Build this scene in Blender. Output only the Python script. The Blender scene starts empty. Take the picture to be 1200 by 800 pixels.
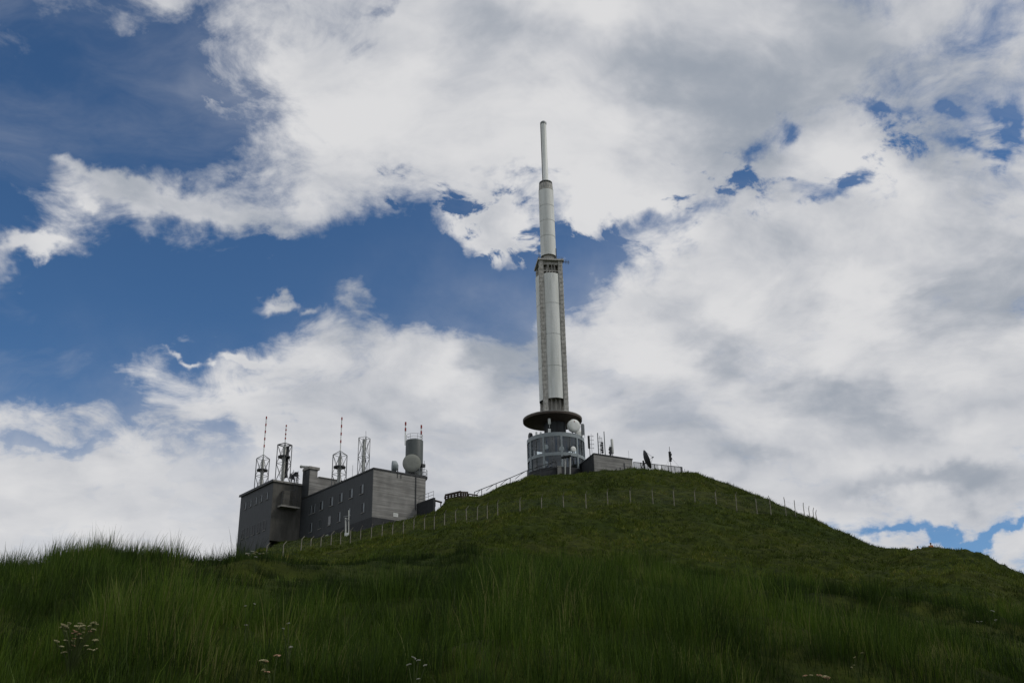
import bpy, math, random
import numpy as np
from mathutils import Vector, Matrix
rng = np.random.default_rng(7)
random.seed(7)
S = bpy.context.scene
COL = S.collection

# ------------------------------------------------------------------ camera
F = 1166.7
U = np.array([-60., 2760., -F]); U /= np.linalg.norm(U)
FW = np.array([0, 0, -1.0])
YV = FW - FW.dot(U) * U; YV /= np.linalg.norm(YV)
XV = np.cross(YV, U)
R = np.stack([XV, YV, U])                       # camera -> world
cam = bpy.data.cameras.new('camera'); cam.sensor_width = 36; cam.lens = F / 1200 * 36
cam.clip_start = 0.1; cam.clip_end = 20000
co = bpy.data.objects.new('camera', cam); COL.objects.link(co)
co.matrix_world = Matrix([list(R[0]) + [0], list(R[1]) + [0], list(R[2]) + [0], [0, 0, 0, 1]])
S.camera = co

def ray(px, py): return R @ np.array([px - 600, 400 - py, -F])
def at(px, py, D):                              # point at a horizontal distance along a viewing ray
    v = ray(px, py); return v * D / math.hypot(v[0], v[1])
def azt(px, py):
    v = ray(px, py); return math.atan2(v[0], v[1]), v[2] / math.hypot(v[0], v[1])

# ------------------------------------------------------------------ noise
def _h(i, j, s):
    n = (i.astype(np.int64) * 374761393 + j.astype(np.int64) * 668265263 + s * 1274126177) & 0xffffffff
    n = ((n ^ (n >> 13)) * 1274126177) & 0xffffffff
    return ((n ^ (n >> 16)) & 0xffff) / 65535.0
def vn(x, y, s=0):
    i = np.floor(x); j = np.floor(y); fx = x - i; fy = y - j
    fx = fx * fx * (3 - 2 * fx); fy = fy * fy * (3 - 2 * fy)
    a = _h(i, j, s); b = _h(i + 1, j, s); c = _h(i, j + 1, s); d = _h(i + 1, j + 1, s)
    return a + (b - a) * fx + (c - a) * fy + (a - b - c + d) * fx * fy
def fbm(x, y, s=0, o=4):
    t = 0; a = .5
    for k in range(o):
        t = t + a * (vn(x, y, s + k * 17) - .5); x = x * 2.03 + 5.1; y = y * 2.03 + 3.3; a *= .5
    return t                                    # about -.4 .. .4

# ------------------------------------------------------------------ terrain
def curve(pts):                                 # pixel polyline -> (azimuths, tangents of elevation)
    q = sorted(azt(*p) for p in pts); return np.array([a for a, t in q]), np.array([t for a, t in q])
c1a, c1t = curve([(-120, 668), (0, 662), (50, 665), (85, 655), (115, 648), (200, 647), (280, 650), (350, 655), (450, 651), (540, 645),
                  (620, 649), (700, 657), (800, 667), (900, 680), (1000, 692), (1100, 708), (1200, 734), (1320, 760)])
d1p = [(-120, 36), (0, 37), (200, 35), (540, 38), (800, 41), (1200, 36), (1320, 34)]
c2 = [(-120, 760, 140), (0, 750, 140), (200, 720, 145), (265, 690, 150), (300, 650, 160), (352, 637, 166), (395, 630, 158), (438, 622, 149.2), (480, 609, 153),
      (496, 606, 156), (509, 601.5, 158), (522, 588.5, 164), (540, 585, 166), (563, 582.5, 168), (590, 571.5, 169), (620, 560.5, 171), (650, 557, 171), (698, 554.5, 170),
      (717, 553, 169), (734, 551.5, 169), (770, 552, 169), (792, 555, 169), (813, 556, 168), (843, 566, 167), (872, 575, 166), (897, 584, 164),
      (927, 598, 162), (958, 612, 158), (980, 622, 155), (1000, 631, 151), (1015, 638.5, 147), (1030, 644, 142), (1052, 645, 137), (1072, 644.5, 134), (1112, 643.5, 131),
      (1130, 643, 130), (1150, 650, 129), (1170, 660, 128), (1200, 672, 126), (1320, 720, 120)]
c2a, c2t = curve([(a, b) for a, b, c in c2])
d2a = np.array([azt(a, b)[0] for a, b, c in c2]); d2v = np.array([c for a, b, c in c2], float)
d1a = np.array([azt(a, 660)[0] for a, b in d1p]); d1v = np.array([b for a, b in d1p], float)

def smooth_interp(x, xa, ya):                   # averaged linear interpolation rounds the joints
    w = 0.008
    return (np.interp(x - w, xa, ya) + 2 * np.interp(x, xa, ya) + np.interp(x + w, xa, ya)) / 4

def terrain(x, y, rough=True):
    x = np.atleast_1d(np.asarray(x, float)); y = np.atleast_1d(np.asarray(y, float))
    az = np.arctan2(x, y); r = np.hypot(x, y)
    t1 = smooth_interp(az, c1a, c1t); d1 = np.interp(az, d1a, d1v)
    t2 = np.interp(az, c2a, c2t); d2 = np.interp(az, d2a, d2v)
    z1 = t1 * d1 - .40; z2 = t2 * d2 - .12 - .36 * np.clip((t2 - .205) / .03, 0, 1)
    tm = np.minimum(t1, t2)
    r3 = d1 + 14; r4 = d1 + 54
    zz3 = t1 * r3 - 2.0; z4 = tm * r4 - 1.0
    r5 = r4 + (d2 - r4) * .62; z5 = z4 + (z2 - z4) * .645
    o = np.ones_like(r)
    KR = np.stack([0 * o, d1 * .5, d1, r3, r4, r5, d2, d2 + 14, d2 + 42, d2 + 120, 800 * o, 9000 * o], 1)
    KZ = np.stack([-1.62 * o, -1.62 + (z1 + 1.62) * .525, z1, zz3, z4, z5, z2, z2 + .35, z2 - 2.5, z2 - 48, -90 * o, -320 * o], 1)
    h = np.diff(KR, axis=1); dl = np.diff(KZ, axis=1) / h
    m = np.zeros_like(KZ)
    a, b = dl[:, :-1], dl[:, 1:]
    w1 = 2 * h[:, 1:] + h[:, :-1]; w2 = h[:, 1:] + 2 * h[:, :-1]
    with np.errstate(divide='ignore', invalid='ignore'):
        hm = (w1 + w2) / (w1 / a + w2 / b)
    m[:, 1:-1] = np.where(a * b > 0, hm, 0)
    m[:, 0] = dl[:, 0]; m[:, -1] = dl[:, -1]
    k = np.clip((r[:, None] >= KR).sum(1) - 1, 0, KR.shape[1] - 2)
    I = np.arange(len(r))
    hh = h[I, k]; t = np.clip((r - KR[I, k]) / hh, 0, 1)
    z = ((2 * t**3 - 3 * t**2 + 1) * KZ[I, k] + (t**3 - 2 * t**2 + t) * hh * m[I, k]
         + (-2 * t**3 + 3 * t**2) * KZ[I, k + 1] + (t**3 - t**2) * hh * m[I, k + 1])
    back = np.clip((np.abs(az) - .7) / 1.2, 0, 1); back = back * back * (3 - 2 * back)
    z = z * (1 - back) + (-1.62 - .22 * np.minimum(r, 600) - .02 * np.maximum(r - 600, 0)) * back
    if rough:
        near = np.clip((r - 3) / 6, 0, 1) * np.clip((60 - r) / 20, 0, 1)
        z = z + near * (1.25 * fbm(x / 3.4, y / 3.4, 3, 3) + .45 * fbm(x / 1.5, y / 1.5, 11, 2))
        far = np.clip((r - 60) / 20, 0, 1) * np.clip((600 - r) / 300, 0, 1)
        z = z + far * (1.45 * fbm(x / 2.5, y / 2.5, 5, 4) + .5 * fbm(x / 9, y / 9, 8, 2) - .05)
    return z
def gz(x, y): return float(terrain([x], [y])[0])
def onground(px, py, lo=60, hi=260):            # first place where the ray through a pixel meets the ground
    v = ray(px, py); n = math.hypot(v[0], v[1]); rr = np.arange(lo, hi, .2)
    z = terrain(v[0] / n * rr, v[1] / n * rr, False)
    k = np.nonzero(z >= v[2] / n * rr)[0]
    r = rr[k[0]] if len(k) else None
    return r

# ------------------------------------------------------------------ materials
def nn(nt, typ, **kw):
    n = nt.nodes.new(typ)
    for k, v in kw.items():
        if k.startswith('i_'): n.inputs[k[2:].replace('_', ' ')].default_value = v
        else: setattr(n, k, v)
    return n
def mat(name, c0, c1=None, scale=2., rough=.7, metal=0., stretch=(1, 1, 1), detail=6, contrast=(.35, .65), bump=0., spec=.3):
    m = bpy.data.materials.new(name); m.use_nodes = True; nt = m.node_tree
    b = nt.nodes['Principled BSDF']; b.inputs['Roughness'].default_value = rough; b.inputs['Metallic'].default_value = metal
    b.inputs['Specular IOR Level'].default_value = spec
    c1 = c1 or tuple(v * .7 for v in c0)
    tc = nn(nt, 'ShaderNodeTexCoord'); mp = nn(nt, 'ShaderNodeMapping'); mp.inputs['Scale'].default_value = stretch
    no = nn(nt, 'ShaderNodeTexNoise'); no.inputs['Scale'].default_value = scale; no.inputs['Detail'].default_value = detail
    no.inputs['Roughness'].default_value = .62
    rp = nn(nt, 'ShaderNodeValToRGB'); rp.color_ramp.elements[0].position = contrast[0]; rp.color_ramp.elements[1].position = contrast[1]
    rp.color_ramp.elements[0].color = (*c1, 1); rp.color_ramp.elements[1].color = (*c0, 1)
    L = nt.links.new
    L(tc.outputs['Object'], mp.inputs['Vector']); L(mp.outputs['Vector'], no.inputs['Vector']); L(no.outputs['Fac'], rp.inputs['Fac'])
    L(rp.outputs['Color'], b.inputs['Base Color'])
    if bump:
        bp = nn(nt, 'ShaderNodeBump'); bp.inputs['Strength'].default_value = .6; bp.inputs['Distance'].default_value = bump
        L(no.outputs['Fac'], bp.inputs['Height']); L(bp.outputs['Normal'], b.inputs['Normal'])
    return m
M = {}
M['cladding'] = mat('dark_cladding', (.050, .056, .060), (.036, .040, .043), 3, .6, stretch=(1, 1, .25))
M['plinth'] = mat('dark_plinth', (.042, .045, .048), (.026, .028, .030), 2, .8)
M['shaded_concrete'] = mat('wing_concrete', (.115, .112, .10), (.07, .068, .06), 1.2, .85, stretch=(1, 1, .35))  # concrete darkened, the long block's shadow on the wing put into the colour
M['dark'] = mat('dark_metal', (.05, .053, .058), (.03, .032, .035), 4, .55)
M['steel'] = mat('galvanised_steel', (.26, .275, .28), (.16, .17, .175), 5, .5, metal=.3)
M['lattice'] = mat('lattice_steel', (.125, .132, .135), (.08, .085, .088), 5, .5, metal=.3)
M['white'] = mat('white_paint', (.71, .73, .70), (.52, .535, .49), 1.6, .45, stretch=(1, 1, .07), contrast=(.28, .55))
M['dish'] = mat('dish_grey', (.50, .51, .48), (.42, .43, .40), 1.5, .5)
M['dishdk'] = mat('dish_olive', (.28, .29, .26), (.23, .24, .21), 1.2, .6)
M['bluegrey'] = mat('bluegrey_paint', (.27, .31, .32), (.22, .25, .26), 2, .5)
M['drum'] = mat('drum_paint', (.085, .098, .096), (.06, .07, .068), 1.5, .55, stretch=(1, 1, .2))
M['brown'] = mat('brown_soffit', (.075, .055, .045), (.05, .037, .03), 2, .7)
M['column'] = mat('rough_concrete', (.50, .49, .45), (.31, .30, .27), 2.6, .9, contrast=(.36, .62), stretch=(1, 1, .4), bump=.03)
M['conc'] = mat('plain_concrete', (.32, .31, .285), (.2, .195, .18), 1.5, .9, stretch=(1, 1, .4))
M['post'] = mat('post_concrete', (.25, .235, .19), (.14, .13, .10), 3, .9)
M['red'] = mat('red_band', (.33, .025, .02), (.22, .018, .015), 3, .5)
M['black'] = mat('black_paint', (.025, .025, .027), (.018, .018, .02), 3, .5)
M['timber'] = mat('dark_timber', (.07, .055, .042), (.035, .028, .022), 5, .8, stretch=(1, 1, 6))
M['floor'] = mat('interior_floor', (.30, .31, .31), (.2, .21, .21), 1, .8)
M['wire'] = mat('wire', (.12, .12, .115), (.08, .08, .08), 5, .6, metal=.2)
M['skin'] = mat('skin', (.45, .28, .2), (.40, .25, .18), 6, .6)
M['orange'] = mat('orange_cloth', (.50, .20, .06), (.40, .15, .05), 8, .9)
M['navy'] = mat('navy_cloth', (.03, .035, .05), (.02, .025, .04), 8, .9)
M['hair'] = mat('dark_hair', (.03, .022, .016), (.02, .015, .012), 12, .7)
M['cream'] = mat('cream_flower', (.50, .45, .27), (.30, .28, .14), 40, .9)
M['pink'] = mat('rusty_flower', (.50, .30, .20), (.30, .19, .11), 40, .9)
M['whitefl'] = mat('white_flower', (.50, .50, .45), (.32, .32, .26), 40, .9)
M['stem'] = mat('stem', (.05, .07, .018), (.035, .05, .012), 12, .9)

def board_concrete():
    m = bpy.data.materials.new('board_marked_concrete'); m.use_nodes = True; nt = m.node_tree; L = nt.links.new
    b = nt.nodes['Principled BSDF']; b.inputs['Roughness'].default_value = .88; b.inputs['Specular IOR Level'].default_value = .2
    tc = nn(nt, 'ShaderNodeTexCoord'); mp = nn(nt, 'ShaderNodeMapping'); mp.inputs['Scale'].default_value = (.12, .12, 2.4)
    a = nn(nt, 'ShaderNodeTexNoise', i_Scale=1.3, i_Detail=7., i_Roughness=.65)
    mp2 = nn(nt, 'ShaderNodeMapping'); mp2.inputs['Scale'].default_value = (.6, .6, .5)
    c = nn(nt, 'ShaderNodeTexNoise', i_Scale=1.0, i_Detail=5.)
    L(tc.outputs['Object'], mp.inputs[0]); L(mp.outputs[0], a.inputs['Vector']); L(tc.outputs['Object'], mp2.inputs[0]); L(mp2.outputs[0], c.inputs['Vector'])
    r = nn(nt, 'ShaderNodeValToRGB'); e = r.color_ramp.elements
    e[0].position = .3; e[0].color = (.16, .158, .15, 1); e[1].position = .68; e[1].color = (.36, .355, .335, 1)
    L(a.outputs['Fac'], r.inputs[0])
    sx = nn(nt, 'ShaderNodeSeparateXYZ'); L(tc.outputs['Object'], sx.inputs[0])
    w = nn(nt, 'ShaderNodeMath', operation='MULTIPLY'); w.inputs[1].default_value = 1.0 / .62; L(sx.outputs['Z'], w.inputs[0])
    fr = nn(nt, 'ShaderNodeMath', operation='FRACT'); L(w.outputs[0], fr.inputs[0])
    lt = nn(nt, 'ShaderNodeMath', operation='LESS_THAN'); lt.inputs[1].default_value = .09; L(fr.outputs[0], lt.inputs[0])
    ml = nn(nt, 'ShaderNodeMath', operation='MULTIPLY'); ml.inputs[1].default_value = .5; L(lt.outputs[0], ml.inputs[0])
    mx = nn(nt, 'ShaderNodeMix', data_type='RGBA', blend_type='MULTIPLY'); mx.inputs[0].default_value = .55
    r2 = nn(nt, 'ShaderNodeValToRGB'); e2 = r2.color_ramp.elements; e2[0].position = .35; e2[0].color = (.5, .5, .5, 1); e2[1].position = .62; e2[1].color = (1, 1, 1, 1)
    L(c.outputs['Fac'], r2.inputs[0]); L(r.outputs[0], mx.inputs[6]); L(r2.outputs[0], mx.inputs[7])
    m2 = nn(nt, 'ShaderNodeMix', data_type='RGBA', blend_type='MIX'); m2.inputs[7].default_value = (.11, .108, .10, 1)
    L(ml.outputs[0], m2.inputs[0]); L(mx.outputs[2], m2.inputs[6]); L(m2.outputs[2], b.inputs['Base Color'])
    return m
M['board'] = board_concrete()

def glass_mat(name, tint, mixf, rough=.03):
    m = bpy.data.materials.new(name); m.use_nodes = True; nt = m.node_tree; nt.nodes.remove(nt.nodes['Principled BSDF'])
    out = nt.nodes['Material Output']; L = nt.links.new
    t = nn(nt, 'ShaderNodeBsdfTransparent'); t.inputs[0].default_value = (*tint, 1)
    g = nn(nt, 'ShaderNodeBsdfGlossy'); g.inputs['Roughness'].default_value = rough; g.inputs[0].default_value = (.8, .85, .88, 1)
    lw = nn(nt, 'ShaderNodeLayerWeight', i_Blend=.2)
    no = nn(nt, 'ShaderNodeTexNoise', i_Scale=.5); tc = nn(nt, 'ShaderNodeTexCoord'); L(tc.outputs['Object'], no.inputs['Vector'])
    ad = nn(nt, 'ShaderNodeMath', operation='MULTIPLY_ADD'); ad.inputs[1].default_value = .12; L(no.outputs['Fac'], ad.inputs[0]); ad.inputs[2].default_value = mixf
    mxv = nn(nt, 'ShaderNodeMath', operation='MAXIMUM'); L(lw.outputs['Fresnel'], mxv.inputs[0]); L(ad.outputs[0], mxv.inputs[1])
    mx = nn(nt, 'ShaderNodeMixShader'); L(mxv.outputs[0], mx.inputs[0]); L(t.outputs[0], mx.inputs[1]); L(g.outputs[0], mx.inputs[2]); L(mx.outputs[0], out.inputs[0])
    return m
M['glass'] = glass_mat('rotunda_glass', (.86, .91, .92), .03)
def pane_mat(name, col, rough, spec):
    m = mat(name, col, tuple(c * .7 for c in col), 1.5, rough, spec=spec); return m
M['pane'] = pane_mat('window_pane', (.06, .07, .075), .08, .8)
M['panedk'] = pane_mat('dark_pane', (.014, .016, .018), .35, .12)
M['sky_pane'] = pane_mat('sky_reflection_pane', (.20, .23, .25), .4, .4)  # pale sky reflection painted as a flat colour on half a pane
M['frame'] = mat('window_frame', (.10, .108, .112), (.08, .086, .09), 3, .5)
def netting():
    m = bpy.data.materials.new('wire_netting'); m.use_nodes = True; nt = m.node_tree; L = nt.links.new
    b = nt.nodes['Principled BSDF']; out = nt.nodes['Material Output']
    b.inputs['Base Color'].default_value = (.33, .34, .35, 1); b.inputs['Roughness'].default_value = .6
    no = nn(nt, 'ShaderNodeTexNoise', i_Scale=1.0, i_Detail=3.); tc = nn(nt, 'ShaderNodeTexCoord'); L(tc.outputs['Object'], no.inputs['Vector'])
    ma = nn(nt, 'ShaderNodeMath', operation='MULTIPLY_ADD'); ma.inputs[1].default_value = .2; ma.inputs[2].default_value = .48; L(no.outputs['Fac'], ma.inputs[0])
    t = nn(nt, 'ShaderNodeBsdfTransparent'); mx = nn(nt, 'ShaderNodeMixShader'); L(ma.outputs[0], mx.inputs[0]); L(t.outputs[0], mx.inputs[1]); L(b.outputs[0], mx.inputs[2]); L(mx.outputs[0], out.inputs[0])
    return m
M['netting'] = netting()

def foliage(name, ramp, translucent=.25, rough=.75):
    m = bpy.data.materials.new(name); m.use_nodes = True; nt = m.node_tree; L = nt.links.new
    nt.nodes.remove(nt.nodes['Principled BSDF']); out = nt.nodes['Material Output']
    at_ = nn(nt, 'ShaderNodeAttribute', attribute_name='tint')
    r = nn(nt, 'ShaderNodeValToRGB'); cr = r.color_ramp
    while len(cr.elements) < len(ramp): cr.elements.new(.5)
    for e, (p, c) in zip(cr.elements, ramp): e.position = p; e.color = (*c, 1)
    L(at_.outputs['Fac'], r.inputs[0])
    d = nn(nt, 'ShaderNodeBsdfDiffuse'); t = nn(nt, 'ShaderNodeBsdfTranslucent'); mx = nn(nt, 'ShaderNodeMixShader'); mx.inputs[0].default_value = translucent
    L(r.outputs[0], d.inputs[0]); L(r.outputs[0], t.inputs[0]); L(d.outputs[0], mx.inputs[1]); L(t.outputs[0], mx.inputs[2])
    g = nn(nt, 'ShaderNodeBsdfGlossy'); g.inputs['Roughness'].default_value = .5; g.inputs[0].default_value = (.6, .65, .5, 1)
    m2 = nn(nt, 'ShaderNodeMixShader'); m2.inputs[0].default_value = .018
    L(mx.outputs[0], m2.inputs[1]); L(g.outputs[0], m2.inputs[2]); L(m2.outputs[0], out.inputs[0])
    return m
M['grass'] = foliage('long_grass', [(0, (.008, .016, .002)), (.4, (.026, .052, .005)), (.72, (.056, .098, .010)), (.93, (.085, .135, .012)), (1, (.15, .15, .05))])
M['hillgrass'] = foliage('hill_grass', [(0, (.022, .034, .004)), (.40, (.056, .082, .010)), (.78, (.112, .136, .018)), (1, (.17, .155, .045))], .2)

def ground_mat():
    m = bpy.data.materials.new('turf'); m.use_nodes = True; nt = m.node_tree; L = nt.links.new
    b = nt.nodes['Principled BSDF']; b.inputs['Roughness'].default_value = .95; b.inputs['Specular IOR Level'].default_value = .05
    tc = nn(nt, 'ShaderNodeTexCoord')
    a = nn(nt, 'ShaderNodeTexNoise', i_Scale=.9, i_Detail=8., i_Roughness=.7); c = nn(nt, 'ShaderNodeTexNoise', i_Scale=.09, i_Detail=4.)
    L(tc.outputs['Object'], a.inputs['Vector']); L(tc.outputs['Object'], c.inputs['Vector'])
    r = nn(nt, 'ShaderNodeValToRGB'); e = r.color_ramp.elements
    e[0].position = .33; e[0].color = (.009, .015, .003, 1); e[1].position = .70; e[1].color = (.055, .066, .012, 1)
    L(a.outputs['Fac'], r.inputs[0])
    r2 = nn(nt, 'ShaderNodeValToRGB'); e = r2.color_ramp.elements; e[0].position = .35; e[0].color = (.65, .8, .6, 1); e[1].position = .65; e[1].color = (1.0, .95, .85, 1)
    L(c.outputs['Fac'], r2.inputs[0])
    mx = nn(nt, 'ShaderNodeMix', data_type='RGBA', blend_type='MULTIPLY'); mx.inputs[0].default_value = 1; L(r.outputs[0], mx.inputs[6]); L(r2.outputs[0], mx.inputs[7])
    L(mx.outputs[2], b.inputs['Base Color'])
    bp = nn(nt, 'ShaderNodeBump', i_Strength=.7, i_Distance=.25); L(a.outputs['Fac'], bp.inputs['Height']); L(bp.outputs[0], b.inputs['Normal'])
    return m
M['ground'] = ground_mat()

# ------------------------------------------------------------------ mesh helpers
class MB:
    def __init__(s): s.v = []; s.f = []; s.m = []; s.sm = []; s.mi = 0
    def add(s, vs, fs, smooth=False):
        n = len(s.v); s.v += [tuple(map(float, p)) for p in vs]
        for f in fs: s.f.append([i + n for i in f]); s.m.append(s.mi); s.sm.append(smooth)
        return s
    def box(s, x0, x1, y0, y1, z0, z1):
        return s.add([(x0, y0, z0), (x1, y0, z0), (x1, y1, z0), (x0, y1, z0), (x0, y0, z1), (x1, y0, z1), (x1, y1, z1), (x0, y1, z1)],
                     [(0, 3, 2, 1), (4, 5, 6, 7), (0, 1, 5, 4), (1, 2, 6, 5), (2, 3, 7, 6), (3, 0, 4, 7)])
    def prism(s, poly, z0, z1):
        n = len(poly); area = sum(poly[i][0] * poly[(i + 1) % n][1] - poly[(i + 1) % n][0] * poly[i][1] for i in range(n))
        if area < 0: poly = poly[::-1]
        return s.add([(x, y, z0) for x, y in poly] + [(x, y, z1) for x, y in poly],
                     [tuple(range(n))[::-1], tuple(range(n, 2 * n))] + [(i, (i + 1) % n, (i + 1) % n + n, i + n) for i in range(n)])
    def tube(s, p0, p1, r, n=6, r1=None, smooth=True):
        p0 = Vector(p0); p1 = Vector(p1); r1 = r if r1 is None else r1; d = (p1 - p0).normalized()
        a = d.cross(Vector((0, 0, 1)) if abs(d.z) < .9 else Vector((1, 0, 0))).normalized(); b = d.cross(a)
        vs = []
        for p, q in ((p0, r), (p1, r1)):
            for i in range(n):
                t = 2 * math.pi * i / n; vs.append(p + (a * math.cos(t) + b * math.sin(t)) * q)
        k = len(s.f)
        s.add(vs, [(i, (i + 1) % n, n + (i + 1) % n, n + i) for i in range(n)], smooth)
        s.add(vs[:n], [tuple(range(n))[::-1]]); s.add(vs[n:], [tuple(range(n))]); return s
    def lathe(s, prof, n=32, c=(0, 0), a0=0, a1=2 * math.pi, smooth=True, capb=True, capt=True):
        full = abs(a1 - a0 - 2 * math.pi) < 1e-6; m = n if full else n + 1; vs = []
        for r, z in prof:
            for i in range(m):
                t = a0 + (a1 - a0) * i / n; vs.append((c[0] + r * math.cos(t), c[1] + r * math.sin(t), z))
        fs = []
        for j in range(len(prof) - 1):
            for i in range(n):
                i2 = (i + 1) % m; fs.append((j * m + i, j * m + i2, (j + 1) * m + i2, (j + 1) * m + i))
        s.add(vs, fs, smooth)
        if capb and prof[0][0] > 0: s.add(vs[:m], [tuple(range(m))[::-1]])
        if capt and prof[-1][0] > 0: s.add(vs[-m:], [tuple(range(m))])
        return s
    def xf(s, mtx, start=0):
        for i in range(start, len(s.v)): s.v[i] = tuple(mtx @ Vector(s.v[i]))
        return s
    def build(s, name, mats, parent=None, world=False):
        me = bpy.data.meshes.new(name); vs = s.v
        if world and parent is not None:
            inv = tmatrix(parent).inverted(); vs = [tuple(inv @ Vector(p)) for p in vs]
        me.from_pydata(vs, [], s.f)
        for mm in (mats if isinstance(mats, (list, tuple)) else [mats]): me.materials.append(mm)
        me.polygons.foreach_set('material_index', s.m); me.polygons.foreach_set('use_smooth', s.sm); me.update()
        o = bpy.data.objects.new(name, me); COL.objects.link(o)
        if parent is not None: o.parent = parent
        return o
def tmatrix(o):
    m = Matrix.LocRotScale(o.location, o.rotation_euler, o.scale)
    return tmatrix(o.parent) @ m if o.parent else m
def tag(o, label=None, cat=None, group=None, kind=None):
    for k, v in (('label', label), ('category', cat), ('group', group), ('kind', kind)):
        if v: o[k] = v
    return o
def thing(name, label, cat, loc, rz=0, group=None):
    o = bpy.data.objects.new(name, None); COL.objects.link(o); o.empty_display_size = .3
    o.location = tuple(map(float, loc)); o.rotation_euler = (0, 0, rz); return tag(o, label, cat, group)
def copy_tree(o, parent=None):
    c = o.copy(); COL.objects.link(c)
    if parent: c.parent = parent
    for ch in [q for q in bpy.data.objects if q.parent == o]: copy_tree(ch, c)
    return c

# ------------------------------------------------------------------ ground sheet
fine = np.radians(np.arange(-36, 36.01, .12)); coarse = np.radians(np.concatenate([np.arange(-180, -36, 4), np.arange(36 + 4, 180, 4)]))
AZ = np.sort(np.concatenate([fine, coarse]))
RR = np.concatenate([[.4, 1, 2, 3], np.arange(4, 14, .25), np.arange(14, 60, .4), np.arange(60, 100, 1.2), np.arange(100, 200, .45), np.arange(200, 260, 3), [270, 290, 320, 370, 450, 600, 800, 1200, 2000, 3500, 6000, 9000]])
A2, R2 = np.meshgrid(AZ, RR)
gx = (np.sin(A2) * R2).ravel(); gy = (np.cos(A2) * R2).ravel(); gzv = terrain(gx, gy)
nA, nR = len(AZ), len(RR)
verts = np.stack([gx, gy, gzv], 1); verts = np.vstack([verts, [[0, 0, -1.62]]])
jj, ii = np.meshgrid(np.arange(nR - 1), np.arange(nA), indexing='ij'); i2 = (ii + 1) % nA
quads = np.stack([jj * nA + ii, (jj + 1) * nA + ii, (jj + 1) * nA + i2, jj * nA + i2], -1).reshape(-1, 4)
def np_mesh(name, verts, loops, starts, totals, material, smooth=False, tint=None):
    me = bpy.data.meshes.new(name)
    me.vertices.add(len(verts)); me.vertices.foreach_set('co', np.ascontiguousarray(verts, dtype=np.float32).ravel())
    me.loops.add(len(loops)); me.loops.foreach_set('vertex_index', np.ascontiguousarray(loops, dtype=np.int32))
    me.polygons.add(len(starts)); me.polygons.foreach_set('loop_start', np.ascontiguousarray(starts, dtype=np.int32))
    try: me.polygons.foreach_set('loop_total', np.ascontiguousarray(totals, dtype=np.int32))
    except Exception: pass
    if smooth: me.polygons.foreach_set('use_smooth', np.ones(len(starts), dtype=bool))
    if tint is not None:
        a = me.attributes.new('tint', 'FLOAT', 'POINT'); a.data.foreach_set('value', np.ascontiguousarray(tint, dtype=np.float32))
    me.materials.append(material); me.update(calc_edges=True); me.validate()
    o = bpy.data.objects.new(name, me); COL.objects.link(o); return o
tri = np.stack([np.full(nA, nR * nA), np.arange(nA), (np.arange(nA) + 1) % nA], 1)
# tri wound upward: centre, next, current
tri = tri[:, [0, 2, 1]]
loops = np.concatenate([quads[:, ::-1].ravel(), tri.ravel()])
totals = np.concatenate([np.full(len(quads), 4), np.full(len(tri), 3)]); starts = np.concatenate([[0], np.cumsum(totals)[:-1]])
g = np_mesh('ground', verts, loops, starts, totals, M['ground'], True); tag(g, 'dark green grassy volcanic hillside rising to a rounded summit', 'ground', kind='structure')

# ------------------------------------------------------------------ grass
def blades(name, x, y, h, w, lean, tint, material, segs=2, sink=.06):
    n = len(x); z = terrain(x, y) - sink
    ang = rng.uniform(0, 2 * np.pi, n); ld = rng.normal(.25, 1.3, n)           # leaning mostly with the wind
    ca, sa = np.cos(ang) * w / 2, np.sin(ang) * w / 2
    lx, ly = (lean[0] * h, lean[1] * h) if isinstance(lean, tuple) else (np.cos(ld) * lean * h, np.sin(ld) * lean * h)
    rows = []
    for k in range(segs):
        t = k / segs; ww = (1 - t * .55)
        cx, cy, cz = x + lx * t * t, y + ly * t * t, z + h * (t - .12 * t * t)
        rows.append(np.stack([cx - ca * ww, cy - sa * ww, cz], 1)); rows.append(np.stack([cx + ca * ww, cy + sa * ww, cz], 1))
    rows.append(np.stack([x + lx, y + ly, z + h * .88], 1))
    nv = 2 * segs + 1; V = np.stack(rows, 1).reshape(-1, 3)
    base = np.arange(n) * nv
    per = []; tot = []
    for k in range(segs - 1): per.append(np.stack([base + 2 * k, base + 2 * k + 1, base + 2 * k + 3, base + 2 * k + 2], 1)); tot.append(4)
    per.append(np.stack([base + 2 * segs - 2, base + 2 * segs - 1, base + 2 * segs], 1)); tot.append(3)
    loops = np.concatenate(per, 1).ravel(); totals = np.tile(tot, n); starts = np.concatenate([[0], np.cumsum(totals)[:-1]])
    return np_mesh(name, V, loops, starts, totals, material, False, np.repeat(tint, nv))
FLOWERS = []
def flower_site(px, py, hgt, lo=7.):            # where the sight line runs hgt above the ground
    v = ray(px, py); n = math.hypot(v[0], v[1]); rr = np.arange(lo, 45, .1)
    z = terrain(v[0] / n * rr, v[1] / n * rr); k = np.nonzero(v[2] / n * rr - z <= hgt)[0]
    r = rr[k[0]] if len(k) else 30.; FLOWERS.append((v[0] / n * r, v[1] / n * r)); return FLOWERS[-1][0], FLOWERS[-1][1], v[2] / n * r
SITES = {k: flower_site(*k) for k in ((91, 730, .5), (322, 766, .42), (301, 646, .55), (486, 770, .45), (958, 790, .4), (291, 703, .5), (341, 726, .5), (1003, 762, .45), (1155, 714, .5))}
def spread(n, r0, r1, p):
    r = r0 + (r1 - r0) * rng.random(n) ** p; a = rng.uniform(-.60, .60, n); return np.sin(a) * r, np.cos(a) * r, r
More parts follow.
